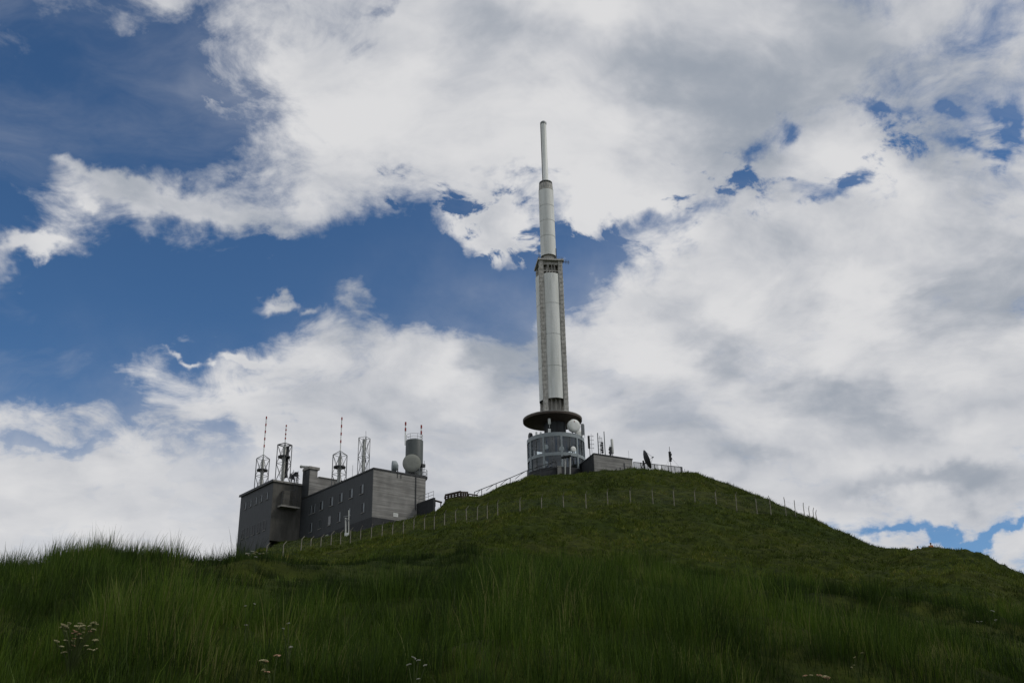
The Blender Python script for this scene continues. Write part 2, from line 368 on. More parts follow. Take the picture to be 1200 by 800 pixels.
# tufts: each a fountain of blades, tall on the mounds and low in the hollows
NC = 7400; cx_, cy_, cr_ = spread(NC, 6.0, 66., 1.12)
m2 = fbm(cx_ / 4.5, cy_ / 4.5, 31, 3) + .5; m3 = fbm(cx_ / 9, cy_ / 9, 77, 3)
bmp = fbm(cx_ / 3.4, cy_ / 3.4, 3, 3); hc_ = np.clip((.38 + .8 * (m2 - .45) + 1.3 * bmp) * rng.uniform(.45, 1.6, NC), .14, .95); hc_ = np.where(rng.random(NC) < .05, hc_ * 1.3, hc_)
tc_ = np.clip(.19 + 1.5 * (m2 - .5) + .9 * m3 + 1.6 * bmp + rng.normal(0, .2, NC), 0, .85); tc_ = np.where(rng.random(NC) < .05, rng.uniform(.8, 1., NC), tc_)  # bump term paints light tops and shaded hollows into the tint
G = 5; NT = NC * G; wd_ = np.repeat(.10 + .24 * hc_ + .0015 * cr_, G)
ox_ = rng.normal(0, 1, NT); oy_ = rng.normal(0, 1, NT); od_ = np.hypot(ox_, oy_)
tx_ = np.repeat(cx_, G) + ox_ * wd_; ty_ = np.repeat(cy_, G) + oy_ * wd_; tr_ = np.repeat(cr_, G)
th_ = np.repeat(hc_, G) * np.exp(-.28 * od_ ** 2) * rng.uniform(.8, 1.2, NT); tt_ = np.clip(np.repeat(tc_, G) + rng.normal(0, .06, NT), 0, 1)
K = 21; sp = .03 + .09 * th_ + .0012 * tr_
px__ = rng.normal(0, 1, (NT, K)); py__ = rng.normal(0, 1, (NT, K))
x_ = (tx_[:, None] + px__ * sp[:, None]).ravel(); y_ = (ty_[:, None] + py__ * sp[:, None]).ravel()
h_ = (th_[:, None] * rng.uniform(.5, 1.1, (NT, K))).ravel(); r_ = np.repeat(tr_, K)
lx_ = (.13 * ox_[:, None] + .10 * px__ + rng.normal(.05, .08, (NT, K))).ravel(); ly_ = (.13 * oy_[:, None] + .10 * py__ + rng.normal(-.02, .08, (NT, K))).ravel()
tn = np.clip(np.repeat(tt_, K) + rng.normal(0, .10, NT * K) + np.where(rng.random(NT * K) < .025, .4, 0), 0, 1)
# thin filler between the tufts, tinted darker so the gaps read as shade
NF = 100000; fx_, fy_, fr_ = spread(NF, 6.0, 66., 1.); fl_ = rng.uniform(0, 6.28, NF); fe_ = rng.uniform(.1, .7, NF)
x_ = np.concatenate([x_, fx_]); y_ = np.concatenate([y_, fy_]); r_ = np.concatenate([r_, fr_]); h_ = np.concatenate([h_, rng.uniform(.10, .26, NF)])
lx_ = np.concatenate([lx_, np.cos(fl_) * fe_]); ly_ = np.concatenate([ly_, np.sin(fl_) * fe_]); tn = np.concatenate([tn, np.clip(rng.normal(.14, .14, NF), 0, 1)])
for qx_, qy_ in FLOWERS:
    qr = math.hypot(qx_, qy_); ux, uy = qx_ / qr, qy_ / qr; al = (x_ - qx_) * ux + (y_ - qy_) * uy; ac = -(x_ - qx_) * uy + (y_ - qy_) * ux
    near_ = (np.abs(ac) < .28) & (al < .3) & (al > -1.6); h_ = np.where(near_, np.minimum(h_, .24 + .16 * rng.random(len(h_))), h_)
w_ = (.0036 + .00024 * r_) * rng.uniform(.6, 1.4, len(x_))
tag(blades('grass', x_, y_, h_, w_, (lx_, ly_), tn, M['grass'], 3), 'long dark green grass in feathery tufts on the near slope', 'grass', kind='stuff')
# the summit hill: shorter tussocks
N = 110000
r_ = np.sqrt(rng.uniform(62**2, 190**2, N)); a_ = rng.uniform(-.34, .60, N); x_, y_ = np.sin(a_) * r_, np.cos(a_) * r_
cl = fbm(x_ / 2.2, y_ / 2.2, 61, 3) + .5; keep = rng.random(N) < np.clip(1.7 * (cl - .22), .1, 1)
x_, y_, cl = x_[keep], y_[keep], cl[keep]
K = 7; tt = np.clip(.12 + .75 * (cl - .25) + 1.1 * fbm(x_ / 7, y_ / 7, 91, 3) + rng.normal(0, .17, len(x_)), 0, 1); hh = np.clip(.15 + .85 * (cl - .25), .1, .95) * rng.uniform(.6, 1.35, len(x_))
x_ = np.repeat(x_, K) + rng.normal(0, .16, len(x_) * K); y_ = np.repeat(y_, K) + rng.normal(0, .16, len(y_) * K)
tt = np.clip(np.repeat(tt, K) + rng.normal(0, .1, len(x_)), 0, 1); hh = np.repeat(hh, K) * rng.uniform(.6, 1.2, len(x_))
def loc_ok(x, y):                               # no grass inside the buildings
    ok = np.ones(len(x), bool)
    for (cx, cy, c, s, x0, x1, y0, y1) in FOOT:
        u = (x - cx) * c + (y - cy) * s; v = -(x - cx) * s + (y - cy) * c
        ok &= ~((u > x0) & (u < x1) & (v > y0) & (v < y1))
    return ok
TH = math.radians(39.0); CA, SA = math.cos(TH), math.sin(TH)
OA = at(438, 548, 150); TX = at(650.4, 500, 182)
ANC = at(695.7, 531, 173)
FOOT = [(OA[0], OA[1], CA, SA, -.1, 12, -.1, 40), (OA[0], OA[1], CA, SA, -5.4, 12, 23, 40), (TX[0], TX[1], 1, 0, -6.2, 6.2, -6.2, 6.2)]
k = loc_ok(x_, y_); x_, y_, tt, hh = x_[k], y_[k], tt[k], hh[k]
tag(blades('grass', x_, y_, hh, rng.uniform(.05, .12, len(x_)), rng.uniform(.1, .9, len(x_)), tt, M['hillgrass'], 1, .04),
    'short olive green tussock grass covering the summit hill', 'grass', kind='stuff')

# ------------------------------------------------------------------ local frame of the observatory
E1 = np.array([CA, SA, 0]); E2 = np.array([-SA, CA, 0]); O0 = np.array([OA[0], OA[1], 0])
def loc(p): q = np.asarray(p) - O0; return np.array([q @ E1, q @ E2, q[2]])
def onx(px, py, x0): v = ray(px, py); return loc(v * (x0 + O0 @ E1) / (v @ E1))
def ony(px, py, y0): v = ray(px, py); return loc(v * (y0 + O0 @ E2) / (v @ E2))
def wld(x, y, z): return O0 + E1 * x + E2 * y + np.array([0, 0, z])
ZG = 31.0                                       # foundations, below the turf
obs = thing('observatory_building', 'dark grey concrete observatory block with flat roofs stepping along the slope', 'building', (OA[0], OA[1], ZG), TH)
def Z(z): return z - ZG
ZA = 42.15; ZB = 44.75; ZP = 34.55
# long block: dark cladding on the left facade, board marked concrete on the end wall, dark plinth
b = MB(); b.box(.12, 9.6, .12, 22.9, Z(29.5), Z(ZA) - .15); b.build('wall', M['conc'], obs)
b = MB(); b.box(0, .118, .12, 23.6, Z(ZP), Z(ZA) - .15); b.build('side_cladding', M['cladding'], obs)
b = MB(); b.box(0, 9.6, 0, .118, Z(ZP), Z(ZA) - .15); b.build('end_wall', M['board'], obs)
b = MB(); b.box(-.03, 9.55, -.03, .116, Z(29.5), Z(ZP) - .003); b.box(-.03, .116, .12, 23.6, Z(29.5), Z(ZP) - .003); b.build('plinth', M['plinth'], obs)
b = MB(); b.box(-.12, 9.72, -.12, .25, Z(ZA) - .148, Z(ZA) + .05); b.box(-.12, .25, .253, 21.2, Z(ZA) - .148, Z(ZA) + .05); b.box(9.3, 9.72, .253, 22.9, Z(ZA) - .148, Z(ZA) + .05)
b.box(.253, 9.297, .253, 21.2, Z(ZA) - .148, Z(ZA) - .06); b.build('roof', M['dark'], obs)
# stair block rising behind the roof
b = MB(); b.box(.01, 6.2, 21.26, 23.6, Z(ZA) - .05, Z(45.72)); b.box(.01, 1.55, 21.26, 23.6, Z(45.722), Z(46.9)); b.build('stair_block', M['shaded_concrete'], obs)
b = MB(); b.box(.05, 6.15, 21.2, 21.258, Z(ZA), Z(45.7)); b.box(.05, 1.52, 21.2, 21.258, Z(45.703), Z(46.85)); b.build('stair_wall', M['board'], obs)
b = MB(); b.box(-.05, .005, 21.26, 23.6, Z(ZA) + .06, Z(46.9)); b.build('stair_cladding', M['cladding'], obs)
b = MB(); b.box(-.2, 1.8, 21.0, 23.5, Z(46.902), Z(47.35)); b.box(1.803, 6.35, 21.1, 23.6, Z(45.723), Z(45.83)); b.build('coping', M['conc'], obs)
# wing on the left
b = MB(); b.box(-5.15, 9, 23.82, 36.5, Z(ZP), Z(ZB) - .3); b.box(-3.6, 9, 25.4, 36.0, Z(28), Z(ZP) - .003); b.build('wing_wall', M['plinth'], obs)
b = MB(); b.box(-5.27, 9, 23.69, 23.818, Z(ZP), Z(ZB) - .3); b.build('wing_end_wall', M['shaded_concrete'], obs)
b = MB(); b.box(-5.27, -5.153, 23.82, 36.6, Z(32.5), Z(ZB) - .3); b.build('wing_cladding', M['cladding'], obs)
b = MB(); b.box(-5.5, 9, 23.45, 36.8, Z(ZB) - .297, Z(ZB)); b.build('wing_roof', M['conc'], obs)
b = MB(); b.box(-5.56, -5.503, 23.45, 36.85, Z(ZB) - .34, Z(ZB) + .06); b.build('roof_edge', M['dark'], obs)
# windows
def window(x, yc, zc, w, h, style):
    f = MB(); t = .07
    for (y0, y1, z0, z1) in ((yc - w/2, yc + w/2, zc - h/2, zc - h/2 + t), (yc - w/2, yc + w/2, zc + h/2 - t, zc + h/2),
                             (yc - w/2, yc - w/2 + t, zc - h/2 + t, zc + h/2 - t), (yc + w/2 - t, yc + w/2, zc - h/2 + t, zc + h/2 - t)):
        f.box(x - .05, x - .003, y0, y1, Z(z0), Z(z1))
    fo = f.build('window', M['frame'], obs)
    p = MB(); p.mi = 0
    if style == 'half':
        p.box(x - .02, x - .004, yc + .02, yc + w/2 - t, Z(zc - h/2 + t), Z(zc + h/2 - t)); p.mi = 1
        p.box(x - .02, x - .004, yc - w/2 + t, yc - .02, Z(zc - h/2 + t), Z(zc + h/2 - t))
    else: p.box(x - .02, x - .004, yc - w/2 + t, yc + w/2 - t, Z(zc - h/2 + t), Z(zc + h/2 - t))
    p.build('pane', [M['panedk'], M['sky_pane']] if style == 'half' else M['pane' if style == 'pale' else 'panedk'], fo)
    s = MB(); s.box(x - .11, x - .052, yc - w/2 - .06, yc + w/2 + .06, Z(zc - h/2) - .06, Z(zc - h/2)); s.build('sill', M['conc'], fo)
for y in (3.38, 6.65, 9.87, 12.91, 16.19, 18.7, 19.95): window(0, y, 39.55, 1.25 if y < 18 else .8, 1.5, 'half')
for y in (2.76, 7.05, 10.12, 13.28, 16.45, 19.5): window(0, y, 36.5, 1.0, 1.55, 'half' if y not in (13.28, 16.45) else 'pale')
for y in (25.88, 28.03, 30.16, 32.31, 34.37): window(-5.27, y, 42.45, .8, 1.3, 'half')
for y in (26.0, 28.2, 30.3, 32.4, 34.5): window(-5.27, y, 37.45, 1.0, 1.75, 'dark')
b = MB(); b.tube((7.72, -.08, Z(36.6)), (7.72, -.08, Z(42.0)), .07, 8); b.build('drainpipe', M['dark'], obs)
for x in (4.3, 4.95): b = MB(); b.tube((x, -.05, Z(41.2)), (x, -.05, Z(42.0)), .04, 6); b.build('bracket', M['dark'], obs)
# side wall standing out of the end wall, with its railing
b = MB(); b.box(8.0, 8.35, -4.6, -.035, Z(30), Z(37.68)); b.build('side_wall', M['plinth'], obs)
b = MB()
for y in (-4.4, -3.0, -1.6, -.3): b.tube((8.17, y, Z(37.66)), (8.17, y, Z(38.75)), .03)
for z in (38.2, 38.73): b.tube((8.17, -4.4, Z(z)), (8.17, -.3, Z(z)), .03)
b.build('railing', M['steel'], obs)
# balcony on the wing
b = MB(); b.box(-4.3, -.9, 22.3, 23.66, Z(40.1), Z(40.38)); b.build('balcony', M['conc'], obs)
b = MB(); b.box(-3.75, -2.6, 22.75, 23.6, Z(40.382), Z(43.0)); b.build('cabinet', M['shaded_concrete'], obs)
b = MB()
for x in (-1.95, -1.35): b.tube((x, 22.6, Z(40.38)), (x, 22.6, Z(45.6)), .045)
for k in range(13): b.tube((-1.95, 22.6, Z(40.7 + .36 * k)), (-1.35, 22.6, Z(40.7 + .36 * k)), .022)
b.build('ladder', M['dark'], obs)
b = MB(); pts = [(-4.2, 22.4, 40.38), (-4.2, 22.4, 42.0), (-4.1, 22.4, 42.5), (-3.8, 22.4, 42.85), (-3.4, 22.4, 43.0), (-2.0, 22.4, 43.0)]
for p, q in zip(pts, pts[1:]): b.tube((p[0], p[1], Z(p[2])), (q[0], q[1], Z(q[2])), .05)
b.tube((-4.2, 22.4, Z(41.4)), (-2.0, 22.4, Z(41.4)), .03); b.tube((-1.0, 22.4, Z(40.38)), (-1.0, 22.4, Z(42.8)), .04); b.tube((-1.95, 22.4, Z(41.4)), (-1, 22.4, Z(41.4)), .03)
b.build('guard_rail', M['dark'], obs)

# things fixed to or standing on the observatory
q = ony(463.7, 603, 0)
b = MB(); b.box(-.42, .42, -.03, 0, -.28, .28); b.mi = 1
for k in range(4): b.box(-.33, .33 - .1 * (k % 2), -.034, -.031, .15 - .1 * k, .18 - .1 * k)
o = b.build('notice_sign', [M['white'], M['steel']]); o.location = wld(q[0], -.003, q[2]); o.rotation_euler = (0, 0, TH)
tag(o, 'small white notice plate low on the pale end wall', 'sign')

def roof_at(px, x0):                            # local y of a vertical line seen at pixel column px on the plane x = x0
    return onx(px, 555, x0)[1]
def banded(mb, x, y, z0, z1, r, nb, red=.36):
    for k in range(nb):                         # white stretch with a shorter red band at its top
        a, c = z0 + (z1 - z0) * k / nb, z0 + (z1 - z0) * (k + 1) / nb; m_ = c - (c - a) * red
        mb.mi = 0; mb.tube((x, y, a), (x, y, m_), r, 8)
        mb.mi = 1; mb.tube((x, y, m_), (x, y, c), r * 1.4, 8)
    mb.mi = 0
def lattice(b, w, z0, z1, n, r, br, nx=2):
    c = [(-w, -w), (w, -w), (w, w), (-w, w)][:n] if n == 4 else [(w * 1.15 * math.cos(t), w * 1.15 * math.sin(t)) for t in (math.pi/2, math.pi*7/6, math.pi*11/6)]
    for x, y in c: b.tube((x, y, z0), (x, y, z1), r, 6)
    for i in range(n):
        p, q = c[i], c[(i + 1) % n]
        for k in range(nx):
            a, d = z0 + (z1 - z0) * k / nx, z0 + (z1 - z0) * (k + 1) / nx
            b.tube((*p, a), (*q, d), br, 5); b.tube((*q, a), (*p, d), br, 5); b.tube((*p, d), (*q, d), br * 1.2, 5)
    return c
def lattice_tower(label, x0, pxc, px_top, py_cage, py_pole, w, apex, base, stripe):
    y0 = roof_at(pxc, x0); zt = onx(px_top, py_cage, x0)[2]; zp = onx(px_top, py_pole, x0)[2]
    t = thing('lattice_tower', label, 'antenna tower', wld(x0, y0, base), TH + .35, 'caged antenna towers on the observatory roof')
    H = zt - base; b = MB(); c = lattice(b, w, 0, H, 4, .075, .035, 2)
    if apex:
        for p in c: b.tube((*p, H), (0, 0, H + .75), .06, 5)
    else:
        for i in range(4): b.tube((*c[i], H), (*c[(i + 1) % 4], H), .09, 5); b.tube((*c[i], H), (*[-v for v in c[i]], H), .045, 5)
    b.build('lattice_frame', M['lattice'], t)
    b = MB(); zr = H - 2.2; b.lathe([(w * .45, zr), (w * 1.25, zr - .06), (w * 1.25, zr + .16), (w * .45, zr + .12), (w * .45, zr)], 12, smooth=False, capb=False, capt=False); b.build('platform', M['dark'], t)
    b = MB(); b.lathe([(.22, .3), (.3, .5), (.3, H - .5), (.2, H - .2)], 14); b.build('antenna_tube', M['dish'], t)
    if not apex:
        b = MB(); b.box(.35, .62, -.5, .4, .9, H - .2); b.build('antenna_panel', M['dark'], t)
    z0 = H + (.72 if apex else 0); b = MB()
    b.tube((0, 0, z0 - .3), (0, 0, z0 + .55), .12, 8, .07)
    banded(b, 0, 0, z0 + .55, zp - base, .085, stripe)
    b.build('warning_pole', [M['white'], M['red']], t)
    return t
lattice_tower('leftmost caged lattice tower with pointed top and longest striped pole on the dark wing', -3.0, 307, 307, 538, 491, .80, True, ZB, 5)
lattice_tower('flat topped lattice tower with short striped pole at the corner of the dark wing', -3.3, 331.5, 331.5, 522.5, 500, .86, False, ZB, 4)
lattice_tower('pointed lattice tower with striped pole rising behind the stair block', 3.4, 397.5, 397.5, 533.5, 490.5, .84, True, ZA - .06, 4)
# open lattice mast
x0 = 1.2; y0 = roof_at(425.5, x0); zt = onx(425.5, 514, x0)[2]
t = thing('lattice_mast', 'open square lattice mast without striped pole on the long block roof', 'antenna mast', wld(x0, y0, ZA - .06), TH + .5)
b = MB(); H = zt - ZA + .06; lattice(b, .66, 0, H, 4, .055, .03, 2); b.tube((-.66, -.66, H), (-.75, -.66, H + .9), .03); b.tube((.66, .66, H), (.66, .66, H + .3), .05); b.build('lattice_frame', M['lattice'], t)
b = MB(); b.lathe([(.2, .4), (.2, H - .2)], 12); b.build('antenna_tube', M['dish'], t)
b = MB(); b.lathe([(.30, 2.55), (.32, 2.75), (.32, 2.95), (.28, 3.1)], 14, (.75, .4)); b.build('antenna_box', M['dark'], t)
b = MB(); b.tube((0, 0, 0), (0, 0, 2.6), .03); o = b.build('whip_antenna', M['steel']); o.location = wld(1.0, roof_at(413, 1.0), ZA - .06)
tag(o, 'thin whip antenna standing left of the open lattice mast', 'antenna')

# drum at the end of the roof
yD = 3.0; pc = ony(485.3, 540, yD); xD = pc[0]; zt = ony(485, 516.5, yD)[2]
t = thing('roof_drum', 'tall dark grey drum with guard rail and two striped poles at the roof end', 'tank', wld(xD, yD, ZA - .06), TH)
H = zt - ZA + .06; rD = 1.43
b = MB(); b.lathe([(rD, 0), (rD, H - .05), (rD * .98, H), (.2, H + .12), (0, H + .13)], 40); b.build('drum_body', M['drum'], t)
b = MB(); n = 14
for i in range(n):
    a = 2 * math.pi * i / n; a2 = 2 * math.pi * (i + 1) / n; p = (rD * .93 * math.cos(a), rD * .93 * math.sin(a)); q_ = (rD * .93 * math.cos(a2), rD * .93 * math.sin(a2))
    if i % 2 == 0: b.tube((*p, H), (*p, H + .95), .025)
    for z in (.5, .95): b.tube((*p, H + z), (*q_, H + z), .025)
b.build('guard_rail', M['steel'], t)
for px_, py_, side in ((475.2, 494.5, -1), (493.6, 498, 1)):
    qx, _, qz = ony(px_, py_, yD); b = MB(); dx = qx - xD
    b.tube((dx, -.05, H - 1.0), (dx, -.05, H + .9), .10, 8)
    banded(b, dx, -.05, H + .9, qz - ZA + .06, .10, 2, .55); b.build('warning_pole', [M['white'], M['red']], t)
# round gallery overhanging the end of the roof
qx = ony(500.5, 563, 1.0)
t = thing('round_gallery', 'small round gallery with railing overhanging the right roof corner', 'gallery', wld(9.15, 1.3, ZA), TH)
b = MB(); b.lathe([(.9, -.7), (1.35, -.1), (1.4, .10), (1.4, .2)], 24, smooth=False); b.build('deck', M['dark'], t)
b = MB()
for i in range(12):
    a = 2 * math.pi * i / 12; a2 = a + math.pi / 6; p = (1.33 * math.cos(a), 1.33 * math.sin(a)); q_ = (1.33 * math.cos(a2), 1.33 * math.sin(a2))
    b.tube((*p, .2), (*p, 1.3), .025)
    for z in (.75, 1.3): b.tube((*p, z), (*q_, z), .025)
b.tube((1.2, .3, .2), (1.2, .3, 3.2), .035); b.build('railing', M['steel'], t)
b = MB(); b.box(.5, 1.1, -.2, .2, 2.0, 2.5); b.build('equipment_box', M['dark'], t)

def dish(name, label, pos, face, dia, depth, matl, cat='dish antenna', group=None, mark=False, pole=1.2, conv=.06):
    """drum dish looking along 'face'; pos is the middle of its front cover"""
    f = Vector(face).normalized(); pos = Vector(pos)
    t = thing(name, label, cat, pos - f * depth - Vector((0, 0, pole)), 0, group)
    rot = f.to_track_quat('Z', 'Y').to_matrix().to_4x4(); T_ = Matrix.Translation(pos - f * depth) @ rot; r = dia / 2
    b = MB(); b.lathe([(r * .25, -depth * .3), (r * .8, 0), (r, depth * .25), (r, depth)], 36, capt=False); b.xf(T_); b.build('dish_shell', M['steel'] if matl is None else matl, t, True)
    b = MB(); b.lathe([(r * .985, depth), (r * .97, depth + .02), (r * .5, depth + conv * .8), (0, depth + conv)], 36); b.xf(T_); fo = b.build('dish_cover', M['dish'] if matl is None else matl, t, True)
    if mark:
        b = MB(); b.lathe([(r * .09, 0), (r * .09, .02)], 12, (0, r * .62)); b.xf(T_ @ Matrix.Translation((0, 0, depth + conv * .75))); b.build('red_mark', M['red'], fo, True)
    b = MB(); p0 = pos - f * depth * 1.2; b.tube(p0 + Vector((0, 0, .3 * r)), p0 - Vector((0, 0, pole)), .09, 8); b.tube(p0, pos - f * depth * .6, .08, 8); b.build('mount', M['dark'], t, True)
    return t
cd = lambda p: Vector((-p[0], -p[1], 0)).normalized()
p = wld(*ony(482.7, 542.3, .9)); f = cd(p) + Vector((.05, 0, -.05))
dish('dish_antenna', 'large olive grey round dish in front of the dark roof drum', p, f, 2.95, .6, M['dishdk'], pole=2.3)
p = wld(*ony(459.5, 546, 1.2)); f = Vector((-.95, -.25, 0))
dish('dish_antenna', 'small drum dish turned left beside the larger roof dish', p, f, 1.75, .75, M['bluegrey'], pole=1.2)
# clutter by the stair block
b = MB()
for k in range(9):
    x, y = random.uniform(-2.0, .2), random.uniform(20.6, 23.6)
    if x > -.3: x = -.35
    b.tube((x, 24.2 + random.uniform(0, 1.2), 0), (x + random.uniform(-.15, .15), 24.2 + random.uniform(0, 1.2), random.uniform(1.2, 2.7)), .045)
for k in range(6):
    a = random.uniform(-2.1, -.6); b.tube((a, 24.6, random.uniform(.6, 2.2)), (a + random.uniform(.5, 1.1), 24.8, random.uniform(.6, 2.3)), .03)
for k in range(5):
    a, z = random.uniform(-2.1, -.2), random.uniform(.3, 1.6); b.box(a, a + random.uniform(.25, .5), 24.3, 24.7, z, z + random.uniform(.3, .8))
o = b.build('antenna_rack', M['dark']); o.location = wld(0, 0, ZB); o.rotation_euler = (0, 0, TH); tag(o, 'dark tangle of poles and boxes between the wing and the stair block', 'antenna rack')
q0 = wld(*onx(353, 546.5, -.35)); q1 = wld(*onx(365, 547.5, 0.3))
t = thing('roof_tube', 'pale horizontal tube on a bracket at the stair block top', 'roof fitting', (q0[0], q0[1], q0[2] - .5))
b = MB(); b.tube(q0, q1, .24, 14); b.tube(q0 + (Vector(q0) - Vector(q1)).normalized() * .05, q0, .29, 14); b.build('tube', M['dish'], t, True)
b = MB(); m_ = Vector(q0) * .6 + Vector(q1) * .4; b.tube(m_, m_ - Vector((0, 0, 1.4)), .07); b.tube(m_ - Vector((0, 0, 1.4)), Vector(q1) - Vector((0, 0, 1.4)), .07); b.build('bracket', M['dark'], t, True)

# ------------------------------------------------------------------ transmitter tower
def tz(py): return at(650, py, 182)[2]
BZ = 46.5
tw = thing('transmitter_tower', 'tall white and concrete transmitter tower with glazed round base on the summit', 'tower', (TX[0], TX[1], BZ), 0)
def W(z): return z - BZ
RD = 5.4
z_top = tz(516.2); z_b1 = z_top - .78
z_mid1 = tz(539.0); z_mid0 = z_mid1 - .62; z_bot = tz(556.0)
camang = math.atan2(-TX[1], -TX[0])             # direction from the tower to the camera
def ring(r0, r1, z0, z1, n=60):
    b = MB(); b.lathe([(r0, W(z0)), (r1, W(z0)), (r1, W(z1)), (r0, W(z1)), (r0, W(z0))], n, smooth=False, capb=False, capt=False)
    return b
b = MB(); b.lathe([(RD - .08, W(z_bot)), (RD - .08, W(z_mid0))], 60, capb=False, capt=False); b.lathe([(RD - .08, W(z_mid1)), (RD - .08, W(z_b1))], 60, capb=False, capt=False); b.build('glazing', M['glass'], tw)
ring(RD - .25, RD + .06, z_b1, z_top).build('ring_beam', M['bluegrey'], tw)
ring(RD - .25, RD + .05, z_mid0, z_mid1).build('ring_beam', M['bluegrey'], tw)
ring(RD - .3, RD + .1, BZ - 3, z_bot).build('base_wall', M['plinth'], tw)
b = MB(); b.lathe([(RD - .26, W(z_top) - .25), (RD - .26, W(z_top) - .05)], 60, smooth=False); b.build('deck', M['floor'], tw)
b = MB(); b.lathe([(RD - .26, W(z_mid0) + .1), (RD - .26, W(z_mid0) + .4)], 60, smooth=False); b.build('floor_slab', M['floor'], tw)
b = MB(); b.lathe([(RD - .4, W(z_bot) - .2), (RD - .4, W(z_bot))], 60, smooth=False); b.build('floor_slab', M['floor'], tw)
for k in range(10):
    a = camang + math.radians(11.6 - 36 * k); c_, s_ = math.cos(a), math.sin(a); b = MB()
    b.box(RD - .14, RD + .09, -.17, .17, W(z_bot) + .003, W(z_b1) - .003); b.xf(Matrix.Rotation(a, 4, 'Z')); b.build('mullion', M['bluegrey'], tw)
b = MB()
for k in range(40):
    if k % 4 != 2: continue
    a = camang + math.radians(11.6 - 9 * k); st = len(b.v)
    wdt = .05 if k % 4 != 2 else .07
    for za_, zb_ in ((z_bot, z_mid0), (z_mid1, z_b1)):
        b = MB(); b.box(RD - .12, RD, -wdt / 2, wdt / 2, W(za_) + .005, W(zb_) - .005); b.xf(Matrix.Rotation(a, 4, 'Z')); b.build('glazing_bar', M['frame'], tw)
z_can = tz(494.5); RC = 5.65
b = MB(); b.lathe([(2.0, W(z_bot)), (2.0, W(z_can) + .2)], 40); b.build('core', M['cladding'], tw)
b = MB()
for k in range(8):
    a = camang + .3 + k * math.pi / 4; b.box(2.0, 2.12, -.12, .12, W(z_top), W(z_can) - .3) if False else None
    st = len(b.v); b.box(1.95, 2.15, -.1, .1, W(z_top), W(z_can) - .25); b.xf(Matrix.Rotation(a, 4, 'Z'), st)
b.build('core_rib', M['dark'], tw)
lat = Vector((-math.sin(camang), math.cos(camang)))   # to the camera's right when facing it is negative
offx = -.45
b = MB(); b.lathe([(1.9, W(z_can) - .45), (RC - .25, W(z_can) - .08), (RC, W(z_can)), (RC, W(z_can) + .34)], 56, (offx, 0), smooth=False, capt=False); b.build('canopy', M['brown'], tw)
b = MB(); b.lathe([(RC + .03, W(z_can) + .343), (RC + .03, W(z_can) + .52), (2.4, W(z_can) + .62)], 56, (offx, 0), smooth=False); b.build('canopy_roof', M['conc'], tw)
# shaft
z_s0 = z_can + .5; z_s1 = tz(310.0); PA = camang + math.radians(10)      # front face turned a little to the right
hw = 1.95
RS = Matrix.Rotation(PA, 4, 'Z')
b = MB(); b.box(-1.25, 1.25, -1.25, 1.25, W(z_s0), W(z_s1)); b.xf(RS); b.build('shaft', M['conc'], tw)
for sx in (-1, 1):
    for sy in (-1, 1):
        b = MB(); b.box(sx * hw - .42, sx * hw + .42, sy * hw - .42, sy * hw + .42, W(z_s0) - .1, W(z_s1) - .25)
        zz = z_s0 + .6
        while zz < z_s1 - 1.2:                # rebates up the column
            for s2 in (-1, 1):
                b.box(sx * (hw + .42), sx * (hw + .47), sy * hw - .3, sy * hw + .3, W(zz), W(zz + .5))
                b.box(sx * hw - .3, sx * hw + .3, sy * (hw + .42), sy * (hw + .47), W(zz), W(zz + .5))
                break
            zz += .95
        b.xf(RS); b.build('column', M['column'], tw)
zr0, zr1 = tz(471.5), tz(326.0)
for k in range(4):
    a = PA + k * math.pi / 2; b = MB(); rr_ = 2.1; arc = math.radians(46)
    prof = [(rr_, 0)]
    zlist = [zr0]; zz = zr0
    nseg = 4
    for j in range(nseg): zlist.append(zr0 + (zr1 - zr0) * (j + 1) / nseg)
    for j in range(nseg):
        b.lathe([(rr_, W(zlist[j]) + .045), (rr_, W(zlist[j + 1]) - .045)], 24, (.73, 0), -arc, arc, capb=False, capt=False)
        if j: b.lathe([(rr_ - .05, W(zlist[j]) - .055), (rr_ - .05, W(zlist[j]) + .055)], 24, (.73, 0), -arc, arc, capb=False, capt=False)
    b.xf(Matrix.Rotation(a, 4, 'Z')); b.build('radome', M['white'], tw)
    b = MB(); pts = [(.73 + 2.06 * math.cos(t), 2.06 * math.sin(t)) for t in np.linspace(-arc, arc, 20)]
    b.prism(pts, W(zr0) + .25, W(zr0) + .4); b.xf(Matrix.Rotation(a, 4, 'Z')); b.build('radome_end', M['dark'], tw)
    b = MB(); b.prism(pts, W(zr1) - .4, W(zr1) - .25); b.xf(Matrix.Rotation(a, 4, 'Z')); b.build('radome_end', M['dark'], tw)
    RA = Matrix.Rotation(a, 4, 'Z')
    for s2 in (-.8, 0, .8): b = MB(); b.tube((hw + .25, s2, W(zr0) + .3), (hw - .2, s2, W(z_s0)), .06); b.xf(RA); b.build('strut', M['column'], tw)
    for s2 in (-.9, -.3, .35, .9): b = MB(); b.tube((hw + .3, s2, W(zr1) - .3), (hw + .1, s2 + random.uniform(-.3, .3), W(z_s1) - .6), .07); b.xf(RA); b.build('strut', M['column'], tw)
    b = MB(); b.box(hw - .3, hw + .2, -1.5, 1.5, W(zr1) + .55, W(zr1) + .75); b.xf(RA); b.build('cross_beam', M['column'], tw)
    b = MB(); b.box(hw - .35, hw + .1, -1.5, 1.5, W(z_s1) - 1.0, W(z_s1) - .3); b.xf(RA); b.build('cross_beam', M['column'], tw)
b = MB(); b.box(-2.66, 2.66, -2.66, 2.66, W(z_s1) - .25, W(z_s1) + .1); b.xf(RS); b.build('platform', M['column'], tw)
b = MB()
